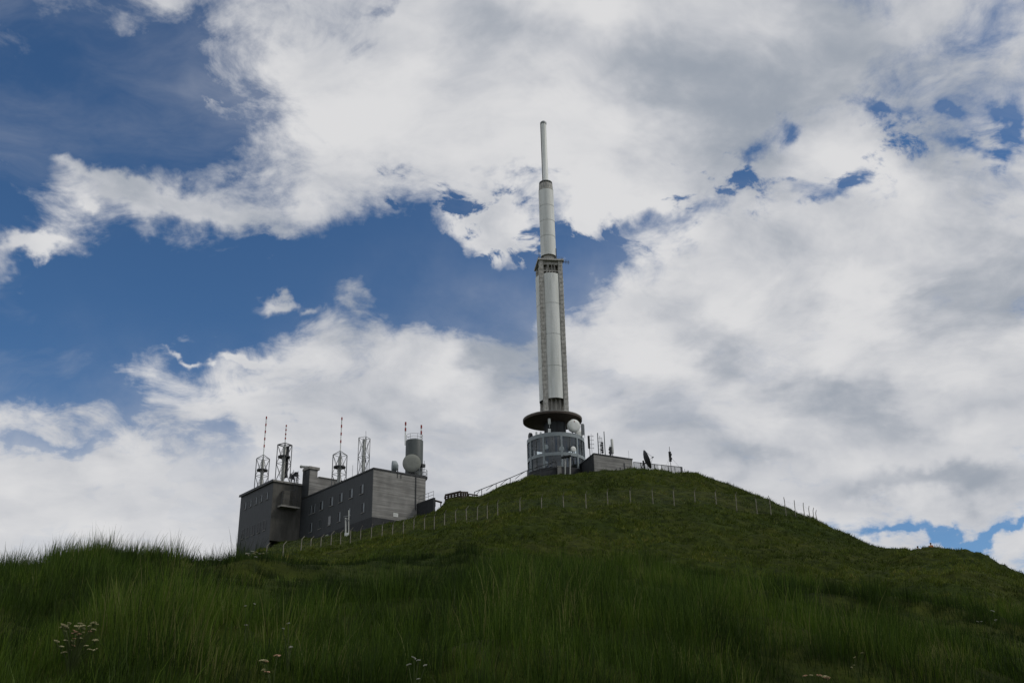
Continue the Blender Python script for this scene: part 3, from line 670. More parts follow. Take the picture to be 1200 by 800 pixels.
for i in range(-2, 3):
    for s2 in (-1, 1): b.tube((i * 1.2, s2 * 2.42, W(z_s1) + .1), (i * 1.2, s2 * 2.42, W(z_s1) + .55), .03); b.tube((s2 * 2.42, i * 1.2, W(z_s1) + .1), (s2 * 2.42, i * 1.2, W(z_s1) + .55), .03)
for s2 in (-1, 1): b.tube((-2.42, s2 * 2.42, W(z_s1) + .55), (2.42, s2 * 2.42, W(z_s1) + .55), .035); b.tube((s2 * 2.42, -2.42, W(z_s1) + .55), (s2 * 2.42, 2.42, W(z_s1) + .55), .035)
b.xf(RS); b.build('railing', M['steel'], tw)
b = MB(); b.tube((2.3, 1.2, W(z_s1)), (2.3, 1.2, W(z_s1) + 2.6), .09); b.xf(RS); b.build('stub_antenna', M['dark'], tw)
b = MB(); b.tube((2.2, -2.3, W(z_s1)), (2.2, -2.3, W(z_s1) + 2.2), .05); b.xf(RS); b.build('stub_antenna', M['dark'], tw)
b = MB()
b.tube((2.2, 2.3, W(z_s1) - .3), (1.6, 4.0, W(z_s1) - .1), .05)
for k in range(4): b.tube((2.05 - .13 * k, 2.75 + .36 * k, W(z_s1) - .6), (2.05 - .13 * k, 2.75 + .36 * k, W(z_s1) + .3), .045)
b.xf(RS); b.build('stub_antenna', M['dark'], tw)
z_u0, z_u1 = tz(301.5), tz(224.5)
b = MB(); b.lathe([(1.12, W(z_s1) + .1), (1.12, W(z_u0) + 1.2)], 24); b.build('neck', M['column'], tw)
b = MB(); ru = 1.58; zl = [z_u0, tz(279), tz(261), tz(243.5), z_u1]
for j in range(4):
    b.lathe([(ru, W(zl[j]) + .05), (ru, W(zl[j + 1]) - .05)], 40, capb=False, capt=False)
    if j: b.lathe([(ru - .05, W(zl[j]) - .06), (ru - .05, W(zl[j]) + .06)], 40, capb=False, capt=False)
b.build('upper_cylinder', M['white'], tw)
b = MB(); b.lathe([(ru - .03, W(z_u0) + .6), (ru - .03, W(z_u0) + .7)], 32); b.lathe([(ru - .04, W(z_u1) - .2), (ru - .04, W(z_u1) - .1)], 32); b.build('bulkhead', M['dark'], tw)
z_c1 = tz(214.5)
b = MB(); b.lathe([(ru - .03, W(z_u1) + .003), (ru - .03, W(z_u1) + .3), (ru - .14, W(z_u1) + .31), (ru - .16, W(z_c1) - .5), (1.15, W(z_c1) - .45), (1.0, W(z_c1)), (.7, W(z_c1) + .1)], 32, smooth=False); b.build('collar', M['column'], tw)
b = MB()
for k in range(16):
    a = k * math.pi / 8; b.tube((1.46 * math.cos(a), 1.46 * math.sin(a), W(z_u1) + .25), (1.36 * math.cos(a), 1.36 * math.sin(a), W(z_c1) + .05), .045)
b.tube((1.36, 0, W(z_c1)), (-1.36, 0, W(z_c1)), .03); b.lathe([(1.33, W(z_c1) - .02), (1.39, W(z_c1) - .02), (1.39, W(z_c1) + .06), (1.33, W(z_c1) + .06)], 24); b.build('collar_rib', M['steel'], tw)
z_p1 = tz(142.5)
b = MB(); b.lathe([(.66, W(z_c1) + .1), (.66, W(z_c1) + .6), (.61, W(z_c1) + .65), (.60, W(z_p1) - .6)], 28); b.build('spire', M['white'], tw)
a = camang - 1.15 * -1
b = MB(); la = Vector((math.cos(camang - 1.25), math.sin(camang - 1.25))) * .64; b.tube((la.x, la.y, W(z_c1)), (la.x, la.y, W(z_p1) - .6), .085); b.build('cable_duct', M['dark'], tw)
b = MB(); b.lathe([(.68, W(z_p1) - .6), (.70, W(z_p1) - .25), (.5, W(z_p1)), (.12, W(z_p1) + .05), (.1, W(z_p1) + .3)], 20); b.build('spire_cap', M['steel'], tw)

# dishes and antennas on and inside the tower
def intower(px, py, D): return at(px, py, D)
tocam = Vector((-TX[0], -TX[1], 0)).normalized(); right = Vector((-tocam.y, tocam.x, 0))
p = intower(673, 498.3, 177.6); dish('dish_antenna', 'large white drum dish with red dot under the dark canopy', p, tocam + right * .42 + Vector((0, 0, -.03)), 2.45, .85, M['white'], mark=True, pole=p[2] - z_top + .1)
p = intower(679, 508, 181); dish('dish_antenna', 'smaller white dish low behind the drum dish with the red dot', p, tocam + right * .5, 1.6, .5, M['white'], pole=p[2] - z_top + .1)
p = intower(620.3, 510.5, 180.2); dish('dish_antenna', 'small dark dish turned left on the deck edge below the canopy', p, right * -1 + tocam * .45, 1.2, .5, M['dark'], pole=1.3)
for px_, py_, D_, lab, dia in ((639.5, 523.5, 177.6, 'round pale dish behind upper glazing left of centre', 1.0), (658, 525.5, 177.8, 'pale dish behind upper glazing right of centre', .95), (672, 526, 177.7, 'bright dish behind upper glazing near the right edge', 1.1), (639.8, 542.5, 177.5, 'bright dish behind lower glazing left of centre', .9)):
    p = intower(px_, py_, D_); base = z_mid1 if py_ < 535 else z_bot
    dish('dish_antenna', lab, p, tocam + right * (.5 if px_ > 665 else random.uniform(-.2, .2)), dia, .3, M['white'], pole=max(.3, p[2] - base + .2))
for k, (py_, lab) in enumerate(((493.6, 'upper of the two white tube antennas before the tower core'), (505.6, 'lower of the two white tube antennas before the tower core'))):
    p = intower(643.8, py_, 177.8); b = MB(); b.lathe([(.2, -.55), (.26, -.5), (.26, .5), (.2, .55)], 14); b.tube((.0, 0, -1.2), (0, 0, -.5), .05); o = b.build('tube_antenna', M['white']); o.location = p
    tag(o, lab, 'antenna', 'white tube antennas before the core')
for k, (px_, hgt) in enumerate(((628.6, 1.2), (633.7, 1.15))):
    p = intower(px_, 509.5, 178.8); b = MB(); b.box(-.19, .19, -.1, .1, -.55, .55); b.tube((0, .15, -1.3), (0, .15, .75), .045); o = b.build('panel_antenna', M['white']); o.location = p; o.rotation_euler = (0, 0, camang + math.pi / 2)
    tag(o, ['small white panel antenna on the deck beside the dark dish', 'small white panel antenna on the deck nearer the tower core'][k], 'antenna', 'panel antennas on the tower deck')
b = MB(); b.box(-.25, .25, -.08, .08, -1.6, .6); b.tube((-.3, 0, -2.2), (-.3, 0, .9), .05); b.tube((.3, 0, -2.2), (.3, 0, .4), .04); p = intower(682.8, 500, 179.5); o = b.build('panel_antenna', M['steel']); o.location = p; o.rotation_euler = (0, 0, camang + math.pi / 2)
tag(o, 'tall grey panel antenna at the right rim of the canopy', 'antenna', 'panel antennas on the tower deck')

# ------------------------------------------------------------------ annex on the summit
AN = math.radians(30.0); ax1 = np.array([math.cos(AN), math.sin(AN), 0]); ax2 = np.array([math.cos(math.radians(106)), math.sin(math.radians(106)), 0])
z_an = at(695.7, 531, 173)[2]; base = np.array([ANC[0], ANC[1], 0.])
def alongp(px, py):                             # distance along the end wall for a pixel
    v = ray(px, py); n = np.array([-ax1[1], ax1[0], 0]); p = v * (base @ n) / (v @ n); return (p - base) @ ax1, p[2]
L1 = alongp(741, 540)[0]
an = thing('annex_building', 'low flat annex with dark left wall and pale streaked concrete front on the summit', 'building', (base[0], base[1], 45.5), AN)
l2 = (ax2 @ ax1, ax2 @ np.array([-ax1[1], ax1[0], 0])); n2 = 9.0; hA = z_an - 45.5
poly = [(.1, .1), (L1, .1), (L1 + l2[0] * n2 + 2, l2[1] * n2), (l2[0] * n2 + .1, l2[1] * n2)]
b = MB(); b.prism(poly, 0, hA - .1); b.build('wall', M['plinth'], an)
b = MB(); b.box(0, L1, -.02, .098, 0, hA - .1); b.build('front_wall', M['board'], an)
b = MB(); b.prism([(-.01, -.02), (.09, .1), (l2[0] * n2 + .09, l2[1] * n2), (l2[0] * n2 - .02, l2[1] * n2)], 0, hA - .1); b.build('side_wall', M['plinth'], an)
b = MB(); b.prism([(-.1, -.12), (L1 + .05, -.12), (L1 + l2[0] * n2 + 2, l2[1] * n2 + .1), (l2[0] * n2 - .1, l2[1] * n2 + .1)], hA - .098, hA + .06); b.build('roof', M['dark'], an)
# mesh screen running on to the right of the annex
p0 = base + ax1 * (L1 + .3); q1 = alongp(798.5, 547); p1 = base + ax1 * q1[0]; zt0 = alongp(741, 540)[1] - .15; zt1 = q1[1]
scr = thing('mesh_screen', 'grey wire mesh screen on posts along the summit right of the annex', 'fence', (p0[0], p0[1], 45.5), AN); Ls = q1[0] - L1 - .3
nb = 7
for k in range(nb + 1):
    x = Ls * k / nb; zt = zt0 + (zt1 - zt0) * k / nb - 45.5; w = .2 if k == nb else .07
    b = MB(); b.box(x - w, x + w, -.06, .06, 0, zt + .05); b.build('post', M['dark'] if k % 2 else M['steel'], scr)
b = MB()
for k in range(nb):
    if k == 3: xa, xb = Ls * k / nb + .1, Ls * (k + 1) / nb - .7
    else: xa, xb = Ls * k / nb + .1, Ls * (k + 1) / nb - .1
    za, zb = [zt0 + (zt1 - zt0) * v / Ls - 45.5 for v in (xa, xb)]
    b.add([(xa, 0, .2), (xb, 0, .2), (xb, 0, zb), (xa, 0, za)], [(0, 1, 2, 3)])
b.build('mesh_panel', M['netting'], scr)
b = MB()
for k in range(nb):
    xa, xb = Ls * k / nb + .1, Ls * (k + 1) / nb - .1; za, zb = [zt0 + (zt1 - zt0) * v / Ls - 45.5 for v in (xa, xb)]
    b.tube((xa, 0, za), (xb, 0, zb), .06, 6)
    for j in range(1, 6):
        x = xa + (xb - xa) * j / 6; b.tube((x, 0, .2), (x, 0, za + (zb - za) * j / 6), .018, 4)
b.build('rail', M['dark'], scr)
# big dish on the summit, seen nearly edge on
p = at(755.6, 539, 168.5); g0 = gz(p[0], p[1]); f = Vector((.93, .02, .33))
t = thing('satellite_dish', 'big dark satellite dish seen nearly edge on before the mesh screen', 'satellite dish', (p[0], p[1], g0), 0)
rr_ = 1.7; prof = [(.15, -.02)] + [(rr_ * u, .48 * u * u) for u in (.25, .5, .75, 1.0)] + [(rr_ * .985, .50)] + [(rr_ * u, .05 + .48 * u * u) for u in (.75, .5, .25)] + [(0, .05)]
Tm = Matrix.Translation(Vector(p)) @ f.to_track_quat('Z', 'Y').to_matrix().to_4x4()
b = MB(); b.lathe(prof, 36); b.xf(Tm); b.build('reflector', M['dark'], t, True)
b = MB()
for a in (0, 2.1, 4.2): b.tube((rr_ * .9 * math.cos(a), rr_ * .9 * math.sin(a), .45), (0, 0, 1.5), .03)
b.tube((0, 0, 1.35), (0, 0, 1.65), .12, 10); b.xf(Tm); b.build('feed', M['steel'], t, True)
b = MB(); b.tube((p[0], p[1], g0 - .4), (p[0] - .3, p[1] - .1, p[2] - .1), .16, 10); b.tube((p[0] - 1.2, p[1], g0 - .3), (p[0] - .3, p[1], p[2] - .5), .07); b.tube((p[0] - .3, p[1] - .2, p[2] - .9), (p[0] + .3, p[1] + .2, p[2] - .2), .1); b.build('mount', M['dark'], t, True)
# dark equipment left of the dish
b = MB(); p = at(748, 547, 170.5); g0 = gz(p[0], p[1])
for k in range(9): x = -1.5 + k * .33; b.tube((x, 0, -.3), (x + random.uniform(-.3, .3), random.uniform(-.3, .3), random.uniform(1.0, 2.1)), .05)
for k in range(5): x = -1.4 + k * .6; z = random.uniform(.2, 1.3); b.box(x, x + .4, -.2, .2, z, z + .5)
o = b.build('equipment_rack', M['dark']); o.location = (p[0], p[1], g0); tag(o, 'dark rack of poles and boxes just left of the big summit dish', 'equipment rack')

def mast(label, px, ptop, pbase, D, r, style, matl='steel'):
    p = at(px, pbase, D); zt = at(px, ptop, D)[2]; z0 = min(p[2], zt - 1); b = MB(); H = zt - z0
    name = 'antenna_mast'
    t = thing(name, label, 'antenna', (p[0], p[1], z0), 0, 'antenna masts on the summit')
    b.tube((0, 0, -.5), (0, 0, H), r, 8, r * .8); b.build('pole', M[matl], t)
    if style == 'panel': b = MB(); b.box(-.28, .1, -.14, .14, H * .38, H); b.build('antenna_panel', M['black'], t)
    if style == 'yagi':
        b = MB()
        for k in range(4): z = H * (.35 + .18 * k); b.tube((-.45, 0, z), (.45, 0, z), .03, 5); b.tube((-.45, -.02, z - .25), (-.45, -.02, z + .25), .025, 5); b.tube((.3, -.02, z - .2), (.3, -.02, z + .2), .025, 5)
        b.build('dipole_array', M[matl], t)
    if style == 'tube': b = MB(); b.lathe([(.2, H * .25), (.24, H * .28), (.24, H * .97), (.1, H)], 12); b.build('antenna_tube', M['dish'], t)
    if style == 'clutter':
        b = MB()
        for k in range(5): z = H * (.25 + .12 * k); b.box(-.2 - .1 * (k % 2), .2, -.15, .15, z, z + .3)
        b.build('equipment_box', M['dark'], t)
    if style == 'guyed':
        b = MB()
        for k in range(5): z = H * (.42 + .08 * k); b.box(-.22, .2 + .1 * (k % 2), -.16, .16, z, z + H * .06)
        b.build('equipment_box', M['black'], t)
        b = MB()
        for a in (0.2, 2.2, 4.3): b.tube((0, 0, H * .62), (2.2 * math.cos(a), 2.2 * math.sin(a), .2), .018, 4)
        b.build('guy_wire', M['steel'], t)
    return t
roofz = 534
mast('dark panel antenna mast beside the glazed tower base', 691.5, 510.5, 534, 174.5, .07, 'panel', 'dark')
mast('slender mast with dipoles just right of the dark panel antenna', 694, 508, 534, 175.0, .04, 'yagi')
mast('tall plain pale pole left in the annex roof antenna cluster', 701.8, 507, 535, 175.5, .11, 'plain')
mast('shorter mast with dipoles behind the plain pale poles', 704.2, 510.5, 535, 176, .06, 'yagi')
mast('mast crowded with boxes between the two tall pale poles', 706.5, 514, 536, 176.5, .06, 'clutter')
mast('tallest plain pale pole in the annex roof antenna cluster', 709.6, 505.3, 537, 175.5, .10, 'plain')
mast('short mast with grey boxes left of the thick white tube', 715.8, 521, 537, 176.0, .06, 'clutter')
mast('thick white tube antenna at the right end of the cluster', 718.3, 514, 537, 176.2, .08, 'tube')
mast('thin whip standing before the annex front right of the roof antennas', 738, 527.5, 551, 170, .025, 'plain')
mast('dark guyed mast with equipment behind the mesh screen', 786.8, 523, 553, 170, .055, 'guyed', 'dark')
mast('short thin post beyond the right end of the mesh screen', 803, 549, 556, 168.5, .05, 'plain', 'dark')
mast('stubby dark post farthest right along the summit edge', 807.5, 551, 557, 168.5, .07, 'plain', 'dark')
# posts in front of the annex front
for k, (px_, pt, pb) in enumerate(((722.5, 549.5, 553.5), (727, 548, 553), (732, 543, 552.5))):
    p = at(px_, pb, 170.5); zt = at(px_, pt, 170.5)[2]; g0 = gz(p[0], p[1]); b = MB(); b.tube((0, 0, -.3), (0, 0, max(.5, zt - g0)), .07 + .02 * k, 8); b.lathe([(.13, max(.5, zt - g0)), (.1, max(.5, zt - g0) + .08)], 8); o = b.build('short_post', M['dark']); o.location = (p[0], p[1], g0)
    tag(o, ['shortest dark post before the pale annex front', 'middle dark post before the pale annex front', 'tallest dark post before the pale annex front'][k], 'post', 'dark posts before the annex front')

# ------------------------------------------------------------------ summit ramp, handrail, sign posts, barrier
def profile_wall(name, label, cat, pts, D, thick, matl, zb):
    P_ = [at(px, py, d) for (px, py), d in zip(pts, D)]; o0 = P_[0]
    b = MB()
    for a, c in zip(P_, P_[1:]):
        d = Vector((c[0] - a[0], c[1] - a[1], 0)).normalized(); n = Vector((-d.y, d.x, 0)) * thick
        vs = []
        for p in (a, c):
            for s_ in (0, 1):
                for z in (zb, p[2]): vs.append((p[0] + n.x * s_ - o0[0], p[1] + n.y * s_ - o0[1], z - o0[2]))
        b.add(vs, [(0, 4, 5, 1), (2, 3, 7, 6), (1, 5, 7, 3), (0, 1, 3, 2), (4, 6, 7, 5)])
    o = b.build(name, matl); o.location = o0; return tag(o, label, cat)
ramp = profile_wall('ramp_wall', 'dark low wall of the ramp climbing to the glazed tower base', 'wall', [(562, 581.5), (581, 574.2), (600, 566.8), (619, 558.2), (638, 551.8), (653.5, 547.2), (661, 550)], [168.5, 169, 169.5, 171, 172, 172.8, 173.5], .3, M['plinth'], 42)
b = MB(); p = at(655.5, 547.3, 172.4); b.box(-.35, .35, -.35, .35, -3.0, 0); b.box(-.42, .42, -.42, .42, .003, .15); o = b.build('pier', M['conc']); o.location = p; tag(o, 'grey concrete pier at the head of the ramp wall', 'pier')
hr = thing('handrail', 'steel handrail with curved braces along the climbing ramp', 'handrail', at(562, 581, 168.5)); P_ = []
posts_ = [(556, 584), (564.5, 580.5), (581.5, 573.8), (598, 567.2), (618, 558.4), (633.5, 553.0), (652, 547.6)]; Dd = [168.3, 168.5, 169, 169.5, 171, 171.8, 172.6]
tops = []
for (px_, py_), D_ in zip(posts_, Dd):
    p = Vector(at(px_, py_, D_)); tp = p + Vector((0, 0, 1.15)); tops.append((p, tp)); b = MB(); b.tube(p - Vector((0, 0, .5)), tp, .07); b.build('post', M['dark'], hr, True)
b = MB()
for (p, tp), (q_, tq) in zip(tops, tops[1:]):
    b.tube(tp, tq, .07); b.tube(p + (tp - p) * .1, q_ + (tq - q_) * .1, .05)
    pts = [p.lerp(q_, u) + (tp - p) * (.05 + .95 * math.sin(u * math.pi / 2)) for u in (.3, .45, .6, .75, .9)] 
    for a_1, a_2 in zip(pts, pts[1:]): b.tube(a_1, a_2, .05)
b.build('rail', M['dark'], hr, True)
# summit sign: two pale posts under a dark plate
t = thing('shelter_sign', 'two pale posts under a dark plate before the glazed tower base', 'sign', at(665, 556.5, 171.5))
for px_, pt, pb in ((662.4, 537.5, 558), (668.2, 535.5, 558)):
    b = MB(); b.tube(at(px_, pb, 171.5), at(px_, pt, 171.5), .11, 8); b.build('post', M['dish'], t, True)
a0, a1 = Vector(at(657.8, 536.6, 171.5)), Vector(at(669.0, 534.6, 171.5)); b = MB()
d = (a1 - a0).normalized(); n = Vector((-d.y, d.x, 0)) * .5
vs = [a0 - n, a1 - n, a1 + n, a0 + n]; b.add([v for v in vs] + [v + Vector((0, 0, .22)) for v in vs], [(0, 3, 2, 1), (4, 5, 6, 7), (0, 1, 5, 4), (1, 2, 6, 5), (2, 3, 7, 6), (3, 0, 4, 7)]); b.build('top_plate', M['dark'], t, True)
# timber barrier
def slat_wall(b, p0, p1, h, nv):
    p0, p1 = Vector(p0), Vector(p1); up = Vector((0, 0, 1)); d = (p1 - p0); n = Vector((-d.y, d.x, 0)).normalized() * .12
    def plank(a, c, z0, z1):
        vs = [a - n + up * z0, c - n + up * z0, c + n + up * z0, a + n + up * z0, a - n + up * z1, c - n + up * z1, c + n + up * z1, a + n + up * z1]
        b.add(vs, [(0, 3, 2, 1), (4, 5, 6, 7), (0, 1, 5, 4), (1, 2, 6, 5), (2, 3, 7, 6), (3, 0, 4, 7)])
    plank(p0, p1, h * .76, h); plank(p0, p1, -.5, h * .40); plank(p0, p1, h * .56, h * .62)
    for k in range(nv + 1):
        u = k / nv; c = p0 + d * u; e = d.normalized() * .16; plank(c - e, c + e, h * .405, h * .555); plank(c - e, c + e, h * .625, h * .755)
t = thing('timber_barrier', 'dark open slatted timber barrier at the foot of the ramp', 'barrier', at(540, 584, 165.5))
b = MB(); slat_wall(b, at(521.7, 588, 167), at(540, 584, 164.8), 1.35, 5); b.build('slatted_side', M['timber'], t, True)
b = MB(); slat_wall(b, at(540.4, 584, 164.8), at(548, 584.2, 168), 1.25, 3); b.build('slatted_side', M['timber'], t, True)
t = thing('timber_bench', 'low dark timber bench between the observatory side wall and slatted barrier', 'bench', at(513, 589, 160))
b = MB(); a0, a1 = Vector(at(508.5, 585.8, 160)), Vector(at(518, 588.5, 160)); b.tube(a0, a1, .16, 6); b.build('seat', M['timber'], t, True)
for u in (.15, .85):
    b = MB(); a2 = a0.lerp(a1, u); b.tube(a2, a2 - Vector((0, 0, 1.0)), .1, 6); b.build('leg', M['timber'], t, True)
t = thing('timber_rail', 'low dark timber rail right of the slatted barrier', 'rail', at(552, 582, 167))
b = MB(); a0, a1 = Vector(at(548, 578.5, 167)), Vector(at(560, 580, 168)); b.tube(a0, a1, .12, 6); b.tube(a0 - Vector((0, 0, .4)), a1 - Vector((0, 0, .3)), .1, 6); b.build('beam', M['timber'], t, True)
for u in (.1, .5, .9):
    b = MB(); a2 = a0.lerp(a1, u); b.tube(a2, a2 - Vector((0, 0, 1.4)), .1, 6); b.build('post', M['timber'], t, True)

# instrument posts before the observatory
t = thing('instrument_post', 'pair of pale instrument posts with crossbars before the dark observatory facade', 'instrument', at(406.5, 632, 144))
zg = gz(*at(406.5, 632, 144)[:2])
for px_, pt in ((405.0, 606.5), (408.6, 597.5)):
    a0 = at(px_, 632, 144); b = MB(); b.tube((a0[0], a0[1], zg - .5), at(px_, pt, 144), .10 if px_ < 406 else .075, 8); b.build('post', M['dish'], t, True)
b = MB(); b.tube(at(402.5, 605.3, 144), at(411, 603.7, 144), .06); b.tube(at(403.3, 607.5, 143.9), at(410, 609.5, 143.9), .05); b.build('crossbar', M['steel'], t, True)
b = MB(); c_ = at(406, 627.5, 143.8); b.box(c_[0] - .25, c_[0] + .25, c_[1] - .2, c_[1] + .2, c_[2] - .4, c_[2] + .4); b.build('equipment_box', M['white'], t, True)
c_ = wld(*onx(383.5, 629, -.03)); b = MB(); b.box(-.2, 0, -.35, .35, -.35, .35); b.box(-.23, -.203, -.3, .3, -.3, .3); o = b.build('meter_box', M['dish']); o.location = c_; o.rotation_euler = (0, 0, TH); tag(o, 'small pale meter box low on the dark plinth', 'meter box')

# ------------------------------------------------------------------ fence across the hill
tops_px = [(313, 637.5), (332.7, 634), (353.5, 630.5), (364.7, 628), (376.5, 626), (388.3, 623.8), (399.7, 620.8), (411.3, 618), (423, 616.3), (435.6, 614.3), (448, 612.5), (460, 610.7),
           (472.8, 608.3), (485.2, 605.8), (497.8, 603.5), (509, 601.3), (521, 598), (534, 596), (547, 593), (559, 591), (571, 588.7), (583, 586), (609, 583), (634, 580), (660, 577.5), (686, 575.7),
           (711.5, 573), (737.7, 571.5), (764, 571), (788.5, 572), (813, 573), (838, 573.7), (861, 576.7), (885, 581), (901, 581.3), (918.7, 583.3), (930, 587), (941, 589.7), (947.5, 594.5), (952, 597), (956, 601)]
pp = []; lastr = 120
for i, (px_, py_) in enumerate(tops_px):
    dy = 17.5 if px_ < 880 else 19
    r = onground(px_ + (.6 if px_ < 600 else .2), py_ + dy, 80, 175)
    if px_ >= 895: r = None
    pp.append(r)
rs = np.array([np.nan if r is None else r for r in pp]); xs = np.arange(len(rs)); okk = ~np.isnan(rs)
rs[~okk] = np.interp(xs[~okk], xs[okk], rs[okk]) if okk.any() else 140
last = [i for i, (a, b_) in enumerate(tops_px) if a >= 895]
for j, i in enumerate(last): rs[i] = min(158, rs[last[0] - 1] + 2.2 * (j + 1))
rs_s = rs.copy()
for _ in range(3): rs_s[1:-1] = (rs_s[:-2] + 2 * rs_s[1:-1] + rs_s[2:]) / 4
fp = at(600, 600, 130); fence = thing('wire_fence', 'long wire fence of concrete posts with cranked tops across the summit hill', 'fence', (fp[0], fp[1], gz(fp[0], fp[1])))
tp_ = []; ftop = []
for i, (px_, py_) in enumerate(tops_px):
    v = at(px_, py_, rs_s[i]); x, y = v[0], v[1]; zg = gz(x, y); tp_.append(Vector((x, y, zg)))
for i, p in enumerate(tp_):
    q_ = tp_[min(i + 1, len(tp_) - 1)]; o_ = tp_[max(i - 1, 0)]; d = (q_ - o_); d.z = 0; d.normalize(); n = Vector((d.y, -d.x, 0))
    if n.dot(-p) < 0: n = -n
    px_, py_ = tops_px[i]; zt = at(px_, py_, math.hypot(p.x, p.y))[2]; H = min(2.9, max(1.7, zt - p.z))
    tilt = Vector((random.gauss(0, .02), random.gauss(0, .02), 0)); hb = H - .32
    arm = n * .22 + d * (.24 if px_ < 560 else (-.34 if px_ > 880 else .12)); w = .05
    b = MB(); a0 = p - Vector((0, 0, .5)); a1 = p + Vector((0, 0, hb)) + tilt * hb
    b.tube(a0, a1, w * 1.25, 4, w, smooth=False); b.tube(a1 - Vector((0, 0, .04)), a1 + arm + Vector((0, 0, .36)), w * 1.0, 4, w * .8, smooth=False)
    b.build('post', M['post'], fence, True); ftop.append((p, hb))

b = MB()
for (p, hb), (q_, hc) in zip(ftop, ftop[1:]):
    for u in (.12, .38, .64, .97):
        b.tube(p + Vector((0, 0, hb * u)), q_ + Vector((0, 0, hc * u)), .003, 4)
b.build('wire', M['wire'], fence, True)
b = MB()
for (p, hb), (q_, hc) in zip(ftop, ftop[1:]):
    b.add([p + Vector((0, 0, .05)), q_ + Vector((0, 0, .05)), q_ + Vector((0, 0, hc)), p + Vector((0, 0, hb))], [(0, 1, 2, 3)])
nm = M['netting'].copy(); nm.name = 'thin_netting'
for n in nm.node_tree.nodes:
    if n.type == 'MATH': n.inputs[1].default_value = .03; n.inputs[2].default_value = .006
b.build('netting', nm, fence, True)

# ------------------------------------------------------------------ people behind the right shoulder of the hill
def skin_mesh(name, joints, edges, rad, matl, parent, sub=2):
    me = bpy.data.meshes.new(name); me.from_pydata(joints, edges, []); o = bpy.data.objects.new(name, me); COL.objects.link(o)
    sk = o.modifiers.new('skin', 'SKIN'); sk.use_smooth_shade = True
    for v, r in zip(me.skin_vertices[0].data, rad): v.radius = (r, r)
    me.skin_vertices[0].data[0].use_root = True
    ss = o.modifiers.new('subd', 'SUBSURF'); ss.levels = sub; ss.render_levels = sub
    me.materials.append(matl); o.parent = parent; return o
def person(label, loc_, rz, top, legs, step):
    t = thing('person', label, 'person', loc_, rz)
    J = [(0, 0, .95), (0, .0, 1.15), (0, -.01, 1.38), (0, 0, 1.48), (0, .02, 1.56), (0, .03, 1.66), (0, .02, 1.74),
         (.11, 0, .90), (.12, step * .12, .50), (.12, step * .06 - .05, .09), (.12, step * .06 + .10, .04),
         (-.11, 0, .90), (-.12, -step * .08, .50), (-.12, -step * .22, .09), (-.12, -step * .22 + .14, .04),
         (.19, 0, 1.40), (.26, -.04, 1.12), (.25, .10, .90), (.24, .16, .82),
         (-.19, 0, 1.40), (-.26, .02, 1.12), (-.25, .16, .92), (-.24, .22, .85)]
    E_ = [(0, 1), (1, 2), (2, 3), (3, 4), (4, 5), (5, 6), (0, 7), (7, 8), (8, 9), (9, 10), (0, 11), (11, 12), (12, 13), (13, 14), (2, 15), (15, 16), (16, 17), (17, 18), (2, 19), (19, 20), (20, 21), (21, 22)]
    Rr = [.15, .14, .15, .07, .075, .105, .07, .10, .07, .045, .04, .10, .07, .045, .04, .07, .05, .035, .035, .07, .05, .035, .035]
    skin_mesh('body', J, E_, Rr, M['skin'], t)
    skin_mesh('shirt', [J[0], J[1], J[2], J[15], J[16], J[19], J[20], (0, 0, 1.45)], [(0, 1), (1, 2), (2, 3), (3, 4), (2, 5), (5, 6), (2, 7)], [.17, .16, .175, .09, .07, .09, .07, .085], top, t)
    skin_mesh('trousers', [J[0], J[7], J[8], J[9], J[11], J[12], J[13]], [(0, 1), (1, 2), (2, 3), (0, 4), (4, 5), (5, 6)], [.165, .12, .09, .065, .12, .09, .065], legs, t)
    b = MB(); b.lathe([(.055, 1.60), (.105, 1.64), (.118, 1.70), (.10, 1.765), (.05, 1.80), (0, 1.805)], 16, (0, -.005)); b.build('hair', M['hair'], t)
    b = MB()
    for s_ in (-.038, .038): b.lathe([(.012, -.012), (.014, 0), (.0, .012)], 8, (s_, .128)); 
    b.xf(Matrix.Translation((0, 0, 1.675))); b.tube((0, .13, 1.655), (0, .155, 1.635), .013, 6); b.tube((-.025, .125, 1.605), (.025, .125, 1.605), .008, 6); b.build('face', M['hair'], t)
    return t
def put_person(px, py, label, top, legs, rz, lo):
    v = ray(px, py); n = math.hypot(v[0], v[1]); best = None
    for D_ in np.arange(lo, lo + 30, .25):
        x, y = v[0] / n * D_, v[1] / n * D_; need = v[2] / n * D_ - 1.8; zg = gz(x, y)
        if best is None or abs(zg - need) < best[0]: best = (abs(zg - need), x, y, zg)
    return person(label, (best[1], best[2], best[3]), rz, top, legs, .8)
put_person(1090.3, 635.6, 'person in an orange top standing on the right hill shoulder', M['orange'], M['navy'], 2.6, 131)
put_person(1075.2, 639.6, 'person in dark clothes whose head just shows over the right hill shoulder', M['navy'], M['navy'], .5, 133)

